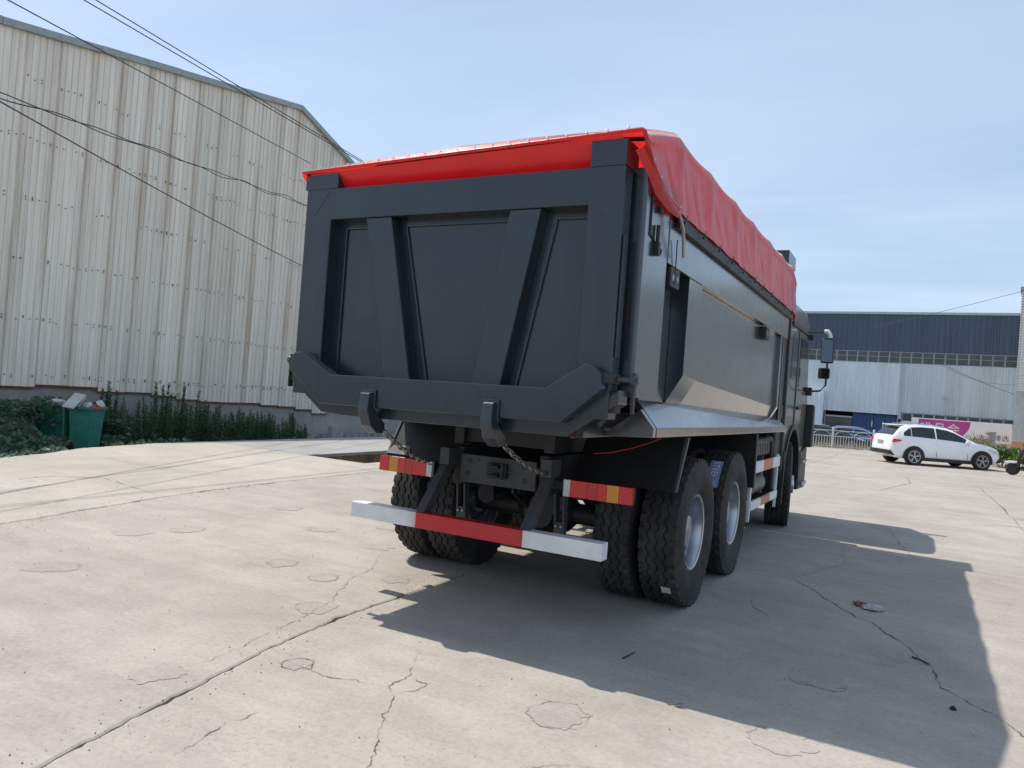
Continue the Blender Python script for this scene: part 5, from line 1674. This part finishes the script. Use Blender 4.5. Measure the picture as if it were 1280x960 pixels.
# side equipment between the axles
for s_ in (-1, 1):
    def sb(mb, x0, x1, *r): return mb.box(min(x0 * s_, x1 * s_), max(x0 * s_, x1 * s_), *r)
    mb = MB()
    gp = empty('side_guard', (0, 0, 0)); gp.parent = trk
    for (z0, z1, ya, yb) in ((0.855, 0.975, 4.16, 5.80), (0.475, 0.565, 4.11, 5.72)):
        sb(MB(), 1.185, 1.215, ya, ya + 0.55, z0, z1).build('guard_rail', 'white', gp, bevel=0.004)
        sb(MB(), 1.185, 1.215, ya + 0.552, yb - 0.50, z0, z1).build('red_stripe', 'redstripe', gp, bevel=0.004)
        sb(MB(), 1.185, 1.215, yb - 0.498, yb, z0, z1).build('guard_rail', 'white', gp, bevel=0.004)
    for (ya, yb) in ((4.10, 4.17), (5.70, 5.77)):
        mb = MB(); xs_ = sorted((1.175 * s_, 1.205 * s_))
        mb.hexa([(xs_[0], ya - 0.02, 0.36), (xs_[1], ya - 0.02, 0.36), (xs_[1], yb - 0.05, 0.36), (xs_[0], yb - 0.05, 0.36)], [(xs_[0], ya, 1.0), (xs_[1], ya, 1.0), (xs_[1], yb, 1.0), (xs_[0], yb, 1.0)])
        mb.build('guard_post', 'white', gp, bevel=0.004)
    mb = MB(); mb.lathe([(-0.48, 0.0), (-0.47, 0.08), (-0.43, 0.125), (0.43, 0.125), (0.47, 0.08), (0.48, 0.0)], 20, (1.02 * s_, 4.85, 0.68), 'y'); mb.build('air_tank', 'tank', trk, smooth=45)
    mb = MB(); sb(mb, 0.95, 1.10, 4.35, 4.40, 0.55, 1.0); sb(mb, 0.95, 1.10, 5.28, 5.33, 0.55, 1.0); sb(mb, 0.98, 1.14, 4.5, 5.3, 0.83, 0.87); sb(mb, 0.98, 1.12, 4.6, 4.65, 0.80, 0.97); mb.build('tank_strap', 'steel', trk)
    sb(MB(), 0.62, 1.15, 4.30, 5.65, 0.99, 1.22).build('battery_box', 'blackp', trk, bevel=0.05, seg=3)
    for k in range(5):
        mb = MB(); sb(mb, 1.12, 1.158, 4.62 + k * 0.15, 4.68 + k * 0.15, 1.05, 1.14); mb.build('vent_slat', 'castsilver', trk, bevel=0.01)
    for ya in (4.40, 5.45):
        mb = MB(); mb.tube([(s_ * 1.16, ya, 0.98), (s_ * 1.168, ya, 1.14), (s_ * 1.10, ya, 1.228), (s_ * 0.7, ya, 1.232)], 0.018, 6); mb.build('box_strap', 'castsilver', trk)
    sb(MB(), 0.45, 0.95, 4.25, 5.7, 0.50, 0.98).build('fuel_tank', 'chassis', trk, bevel=0.05)

# cab ------------------------------------------------------------
arch = [(Y1 + 0.66 * cos(t), 0.60 + 0.70 * sin(t)) for t in [pi - k * pi / 12 for k in range(13)]]
cabp = [(6.14, 0.92), (6.14, 2.72), (6.22, 2.88), (6.5, 2.93), (7.5, 2.93), (7.85, 2.80), (8.12, 1.75), (8.20, 1.15), (8.20, 0.62), (7.52, 0.62)] + [p for p in reversed(arch)][0:13] + [(6.14, 0.62)]
mb = MB(); mb.prism(cabp, 'x', -1.19, 1.19)
cabo = mb.build('cab', 'cab', trk, bevel=0.05, seg=3)
for s_ in (-1, 1):
    def xx(a, b): return min(a * s_, b * s_), max(a * s_, b * s_)
    # door skin, glass, handle
    mb = MB(); mb.prism([(6.86, 1.36), (7.86, 1.36), (7.98, 1.80), (7.78, 2.62), (6.86, 2.62)], 'x', *xx(1.188, 1.205)); door = mb.build('cab_door', 'cab', trk, bevel=0.008)
    mb = MB(); mb.prism([(6.96, 1.86), (7.84, 1.80), (7.68, 2.54), (6.96, 2.54)], 'x', *xx(1.206, 1.211)); mb.build('door_window', 'glass', door)
    mb = MB(); mb.prism([(6.34, 1.95), (6.68, 1.95), (6.68, 2.50), (6.34, 2.50)], 'x', *xx(1.190, 1.196)); mb.build('rear_quarter_panel', 'grey', trk, bevel=0.01)
    mb = MB(); mb.box(*xx(1.207, 1.232), 6.92, 7.10, 1.56, 1.60); mb.build('door_handle', 'blackp', door, bevel=0.006)
    mb = MB(); mb.prism([(6.18, 2.63), (7.75, 2.64), (7.75, 2.68), (6.18, 2.68)], 'x', *xx(1.19, 1.215)); mb.build('rain_gutter', 'blackp', trk, bevel=0.006)
    mb = MB(); mb.prism([(7.70, 2.78), (8.05, 2.70), (8.30, 2.50), (8.28, 2.46), (8.02, 2.62), (7.70, 2.70)], 'x', *xx(0.0, 1.16)); mb.build('sun_visor', 'blackp', trk, bevel=0.01)
    # wheel arch liner, front corner, steps
    mb = MB(); n = 12; vs = []
    for k in range(n + 1):
        a = pi * k / n
        for rr, x in ((0.66, 0.80), (0.66, 1.215), (0.72, 1.215), (0.72, 0.80)):
            vs.append((s_ * x, Y1 + rr * cos(a) * 1.0, 0.60 + rr * sin(a) * 1.05))
    mb.add(vs, [(4 * i + k, 4 * i + (k + 1) % 4, 4 * i + 4 + (k + 1) % 4, 4 * i + 4 + k) for i in range(n) for k in range(4)]); mb.build('wheel_arch', 'blackp', trk, smooth=40)
    mb = MB(); mb.box(*xx(0.55, 1.21), 6.145, 6.20, 0.34, 1.02); mb.build('front_mudguard', 'blackp', trk, bevel=0.01)
    mb = MB(); mb.prism([(7.55, 0.42), (8.25, 0.40), (8.28, 1.05), (8.20, 1.08), (7.62, 0.92)], 'x', *xx(0.6, 1.215)); mb.build('step_housing', 'blackp', trk, bevel=0.03)
    mb = MB(); mb.box(*xx(1.19, 1.26), 7.62, 8.05, 0.48, 0.53); mb.box(*xx(1.19, 1.25), 7.65, 8.08, 0.80, 0.84); mb.build('step', 'steel', trk, bevel=0.006)
    mb = MB(); mb.prism([(8.02, 1.02), (8.26, 1.02), (8.22, 1.62), (8.10, 1.66)], 'x', *xx(1.18, 1.30)); mb.build('wind_deflector', 'blackp', trk, bevel=0.02)
    mb = MB(); mb.box(*xx(1.21, 1.235), 7.52, 7.60, 0.93, 0.97); mb.build('marker_lamp', 'lens_red', trk, bevel=0.006)
    # mirrors on their arms
    mr = empty('mirror_unit', (0, 0, 0)); mr.parent = trk
    mb = MB(); mb.tube([(s_ * 1.19, 7.80, 2.70), (s_ * 1.30, 7.90, 2.71), (s_ * 1.40, 7.955, 2.72), (s_ * 1.45, 7.96, 2.68), (s_ * 1.45, 7.96, 2.20), (s_ * 1.45, 7.93, 1.95), (s_ * 1.38, 7.92, 1.86), (s_ * 1.20, 7.90, 1.84)], 0.014, 7)
    mb.box(*xx(1.19, 1.26), 7.77, 7.84, 2.58, 2.66); mb.box(*xx(1.19, 1.27), 7.84, 7.96, 1.78, 1.90); mb.build('mirror_arm', 'blackp', mr)
    mb = MB(); mb.tube([(s_ * 1.385, 7.93, 2.73), (s_ * 1.43, 7.935, 2.735), (s_ * 1.46, 7.94, 2.69), (s_ * 1.468, 7.94, 2.64)], 0.032, 8); mb.build('arm_elbow', 'white', mr, smooth=50)
    mb = MB(); mb.box(*xx(1.355, 1.53), 7.925, 7.99, 2.27, 2.635); h1 = mb.build('mirror_housing', 'blackp', mr, bevel=0.025, seg=3)
    mb = MB(); mb.prism([(s_ * 1.37, 7.892), (s_ * 1.515, 7.921), (s_ * 1.515, 7.924), (s_ * 1.37, 7.924)], 'z', 2.29, 2.615); mb.build('mirror_glass', 'mirror', h1)
    mb = MB(); mb.box(*xx(1.335, 1.495), 7.925, 7.98, 2.04, 2.20); h2 = mb.build('mirror_housing', 'blackp', mr, bevel=0.025, seg=3)
    mb = MB(); mb.box(*xx(1.347, 1.483), 7.918, 7.924, 2.052, 2.188); mb.build('wide_mirror_glass', 'glass', h2)
    # air intake stack and fittings behind the cab
    mb = MB(); mb.box(*xx(1.02, 1.19), 5.66, 5.84, 1.30, 2.72); mb.build('intake_stack', 'blackp', trk, bevel=0.03)
    mb = MB(); mb.prism([(5.42, 1.42), (5.60, 1.68), (5.70, 1.60), (6.05, 1.60), (6.05, 1.44), (5.50, 1.34)], 'x', *xx(1.0, 1.17)); mb.build('intake_elbow', 'blackp', trk, bevel=0.02)
    mb = MB(); mb.box(*xx(1.10, 1.13), 5.62, 5.655, 1.62, 2.15); mb.build('gauge_tube', 'lens_amber' if s_ > 9 else 'steel', trk)
    mb = MB(); mb.box(*xx(0.7, 1.15), 5.75, 6.10, 0.55, 1.32); mb.build('filter_housing', 'chassis', trk, bevel=0.03)
mb = MB(); mb.box(-1.12, 1.12, 8.201, 8.30, 0.45, 1.0); mb.build('front_bumper', 'blackp', trk, bevel=0.03)
mb = MB(); mb.hexa([(-1.05, 8.165, 1.80), (1.05, 8.165, 1.80), (1.05, 8.15, 1.80), (-1.05, 8.15, 1.80)], [(-1.0, 7.93, 2.70), (1.0, 7.93, 2.70), (1.0, 7.91, 2.70), (-1.0, 7.91, 2.70)]); mb.build('windscreen', 'glass', trk)

# ------------------------------------------------------------------ tarpaulin over the load body
trp = tag(empty('tarpaulin', (0, 0, 2.7)), 'red tarpaulin stretched over bows above the dump body with hem laced', 'tarpaulin')
BOWS = [0.69, 1.47, 2.31, 3.04, 3.90, 4.73, 5.45]


def tarp_z(y):
    if y < BOWS[0]:
        t = y / BOWS[0]
        return 3.0 + 0.225 * (t ** 0.85)
    for a, b in zip(BOWS, BOWS[1:]):
        if y <= b:
            t = (y - a) / (b - a)
            return lerp(3.225, 3.275, (y - 0.69) / 4.8) - 0.022 * sin(pi * t) ** 0.9
    return 3.275 - 0.35 * (y - BOWS[-1])


def bowness(y):
    return max([math.exp(-((y - b) / 0.10) ** 2) for b in BOWS])


ZLOW = [(0.0, 2.93), (0.12, 2.845), (0.24, 2.785), (0.42, 2.72), (0.63, 2.705), (6, 2.69)]


def tarp_pt(y, v):
    """v from -1 (left lower hem) over the top to 1 (right lower hem)"""
    s_ = 1 if v >= 0 else -1
    w = abs(v)
    zt, zl = tarp_z(y), interp(ZLOW, y)
    zt -= (0.03 - 0.03 * v / 0.5 if w < 0.5 else (0.06 if s_ < 0 else 0.0)) * (1 - smoothstep(0, 0.8, y))
    R_ = min(0.10, (zt - zl) * 0.45)
    bn = bowness(y)
    if w < 0.5:                                         # roof part
        t = w / 0.5
        x = t * (1.275 - R_); z = zt + 0.035 * (1 - t * t)
        z += 0.010 * noise.noise((x * 2.0, y * 2.4, 7))
        if y < 0.02: z = zt
    elif w < 0.62:                                      # rounded shoulder
        a = (w - 0.5) / 0.12 * pi / 2
        x = 1.275 - R_ + R_ * sin(a); z = zt - R_ + R_ * cos(a)
    else:
        t = (w - 0.62) / 0.38
        z = lerp(zt - R_, zl, t)
        x = 1.275 + 0.02 * t
        # hanging folds that fan out from the bows
        d = min(BOWS, key=lambda b: abs(b - y))
        u_ = (y - d)
        f = noise.noise((y * 5.0 + t * 1.6 * (1 if u_ > 0 else -1), t * 0.8, 3 + s_)) * 0.008 + noise.noise((y * 13.0 + t * 2.5, t * 1.2, 9)) * 0.005
        fk = abs(noise.noise((y * 3.4 - t * 0.9, t * 0.35, 14 + s_)))
        f -= 0.016 * max(0, 0.10 - fk) / 0.10 * (0.3 + 0.7 * sin(pi * min(1, t * 1.1)))
        x += f * (0.35 + 0.65 * t) * min(1, y * 2.5) - 0.010 * (1 - bn) * (1 - t)
        x += 0.008 * bn
        z += (0.004 * noise.noise((y * 3.1, 1, 5)) + 0.003 * cos(2 * pi * y / 0.46)) * t * min(1, y * 2)
    if s_ < 0: x *= 0.955
    return (s_ * x, y, z)


ys = [0.0, 0.012, 0.03, 0.06]
while ys[-1] < 5.72: ys.append(ys[-1] + 0.033)
vv = [-1 + 2 * k / 110 for k in range(111)]
mb = MB()
vs = []
for y in ys:
    for v in vv:
        p = tarp_pt(y, v)
        vs.append((p[0], p[1] - 0.02, p[2] - 2.7))
m = len(vv)
mb.add(vs, [(i * m + k, i * m + k + 1, (i + 1) * m + k + 1, (i + 1) * m + k) for i in range(len(ys) - 1) for k in range(m - 1)])
mb.build('sheet', 'tarp', trp, smooth=60)
# front end of the sheet hangs down behind the cab guard
mb = MB(); vs = []
for k, v in enumerate(vv):
    p = tarp_pt(ys[-1], v)
    for q in range(4):
        vs.append((p[0] * (1 - 0.004 * q), p[1] - 0.02 + 0.012 * q + 0.01 * noise.noise((p[0] * 4, q, 1)), p[2] - 2.7 - q * min(0.16, max(0, (p[2] - 2.62) / 3.2))))
mb.add(vs, [(k * 4 + q, k * 4 + q + 1, k * 4 + q + 5, k * 4 + q + 4) for k in range(m - 1) for q in range(3)])
mb.build('front_flap', 'tarp', trp, smooth=60)
# flap tucked down inside the tailgate
mb = MB(); vs = []
nx, nz = 60, 10
for i in range(nx + 1):
    x = lerp(-1.16, 1.14, i / nx)
    zt = tarp_pt(0.0, x / 1.16 * 0.5)[2] - 0.012
    for j in range(nz + 1):
        t = j / nz
        yy = -0.008 + 0.17 * t + 0.014 * noise.noise((x * 3.0, t * 2.2 + x * 0.8, 2)) * (0.2 + t)
        vs.append((x, yy, lerp(zt, 2.74, t) - 2.7))
mb.add(vs, [(i * (nz + 1) + j, i * (nz + 1) + j + 1, (i + 1) * (nz + 1) + j + 1, (i + 1) * (nz + 1) + j) for i in range(nx) for j in range(nz)])
mb.build('rear_flap', 'tarp', trp, smooth=60)
# rolled hem round the back edge, with pale lacing
hem = [tarp_pt(0.0, v) for v in [k / 60 for k in range(-37, 38)]]
hem = [(p[0], p[1] - 0.024, p[2] - 2.7) for p in hem]
tail = [(1.285, 0.10, 0.155), (1.292, 0.22, 0.09), (1.297, 0.40, 0.03), (1.30, 0.60, 0.012)]
mb = MB(); mb.tube(hem + tail, 0.012, 8); hm = mb.build('rolled_hem', 'tarp', trp, smooth=60)
tie = MB(); tie.tube([(0, -0.021, 0.006), (0, -0.012, 0.019), (0, 0.008, 0.021)], 0.0035, 5)
tiem = tie.mesh('hem_tie', 'white')
for k in range(20):
    x = -1.17 + k * 0.1235
    p = tarp_pt(0.0, x / 1.175 * 0.5)
    o = bpy.data.objects.new('hem_tie', tiem); col.objects.link(o); o.parent = hm
    o.location = (x, p[1] - 0.024, p[2] - 2.7)
for k, p in enumerate(tail):
    o = bpy.data.objects.new('hem_tie', tiem); col.objects.link(o); o.parent = hm
    o.location = (p[0], p[1], p[2]); o.rotation_euler = (0, 0, 1.2)
# loose corner turned outwards at the right rear
mb = MB(); vs = []
c0 = [(1.27, 0.02, 2.93), (1.285, 0.16, 2.86), (1.295, 0.32, 2.78), (1.30, 0.50, 2.72), (1.30, 0.66, 2.69)]
c1 = [(1.21, 0.03, 2.90), (1.255, 0.13, 2.79), (1.27, 0.26, 2.71), (1.285, 0.44, 2.665), (1.295, 0.62, 2.66)]
for a, b in zip(c0, c1):
    for q in range(5):
        t = q / 4
        p = Vector(a).lerp(Vector(b), t) + Vector((0.02 * sin(pi * t) + 0.008 * noise.noise((a[1] * 14, t * 3, 1)), 0, 0))
        vs.append((p.x, p.y - 0.015, p.z - 2.7))
mb.add(vs, [(i * 5 + q, i * 5 + q + 1, (i + 1) * 5 + q + 1, (i + 1) * 5 + q) for i in range(4) for q in range(4)])
mb.build('corner_fold', 'tarp', trp, smooth=60)
hk = MB(); hk.tube([(0.006, 0, 0.018), (0.010, -0.012, 0.002), (0.004, -0.03, -0.022), (-0.004, -0.03, -0.036)], 0.003, 5); hk.box(-0.006, 0.008, -0.04, -0.024, -0.044, -0.03)
hkm = hk.mesh('tie_hook', 'blackp')
for k in range(11):
    for s_ in (1, -1):
        y = 0.82 + 0.45 * k
        p = tarp_pt(y, s_ * 1.0)
        o = bpy.data.objects.new('tie_hook', hkm); col.objects.link(o); o.parent = trp
        o.location = (p[0] + 0.004 * s_, y - 0.02, p[2] - 2.7)
        if s_ < 0: o.rotation_euler = (0, 0, pi)
for b in BOWS:                                          # the steel bows that carry the sheet
    mb = MB(); mb.tube([(p[0] * 0.985, b - 0.02, p[2] - 2.7 - 0.03) for p in [tarp_pt(b, v / 24) for v in range(-18, 19)]], 0.014, 6); mb.build('bow', 'chassis', trp, smooth=60)


# ------------------------------------------------------------------ overhead wires
def wire(label, a, b, ext0, ext1, r_, sag=0.0, n=24, wob=0.0, seed=0):
    a, b = Vector(a), Vector(b)
    d = b - a
    p0, p1 = a - d * ext0, b + d * ext1
    pts = []
    for i in range(n + 1):
        t = i / n
        p = p0.lerp(p1, t)
        p.z -= sag * 4 * t * (1 - t)
        if wob:
            p.z += wob * noise.noise((t * 14, seed, 0)); p.x += wob * noise.noise((t * 11, seed, 5))
        pts.append(p)
    mb = MB(); mb.tube(pts, r_, 5)
    o = mb.build('overhead_wire', 'wire', smooth=60)
    return tag(o, label, 'wire', 'overhead wires in front of the warehouse')


wire('single wire crossing the warehouse roofline and slanting down to the truck', (-10, 2.355, 6.949), (-15.5, 14.267, 8.577), 0.6, 0.05, 0.011)
wire('upper wire of the close pair crossing the sky above the roof peak', (-10, 3.711, 7.62), (-10, 10.816, 7.02), 1.4, 2.0, 0.010)
wire('lower wire of the close pair crossing the sky above the roof peak', (-10, 3.51, 7.521), (-10, 10.816, 6.98), 1.4, 2.0, 0.010)
wire('upper strand of the loose twisted cable across the middle of the warehouse wall', (-10, 2.351, 5.50), (-15.5, 14.418, 7.18), 0.5, 0.05, 0.010, wob=0.10, seed=2, n=60)
wire('lower strand of the loose twisted cable across the middle of the warehouse wall', (-10, 2.351, 5.47), (-15.5, 14.418, 7.15), 0.5, 0.05, 0.010, wob=0.10, seed=9, n=60)
wire('lowest straight wire running down across the warehouse wall to the truck', (-10, 2.351, 5.486), (-15.5, 14.634, 5.145), 0.5, 0.05, 0.012, sag=0.12)
w_ = wire('thin wire in the sky rising to the white brick building', (3.378, 46.413, 8.081), (7.154, 43.898, 8.912), 1.0, 0.5, 0.012, sag=0.1); w_['group'] = 'wires by the factory hall'
w_ = wire('dark wire sloping down across the hall cladding to the right', (0.384, 49.35, 7.298), (7.26, 46.292, 3.427), 0.0, 0.0, 0.014, sag=0.35); w_['group'] = 'wires by the factory hall'
w_ = wire('faint upper wire strung across the right half of the hall cladding', (3.4, 48.6, 5.2), (7.26, 46.29, 3.95), 0.0, 0.0, 0.010, sag=0.35); w_['group'] = 'wires by the factory hall'
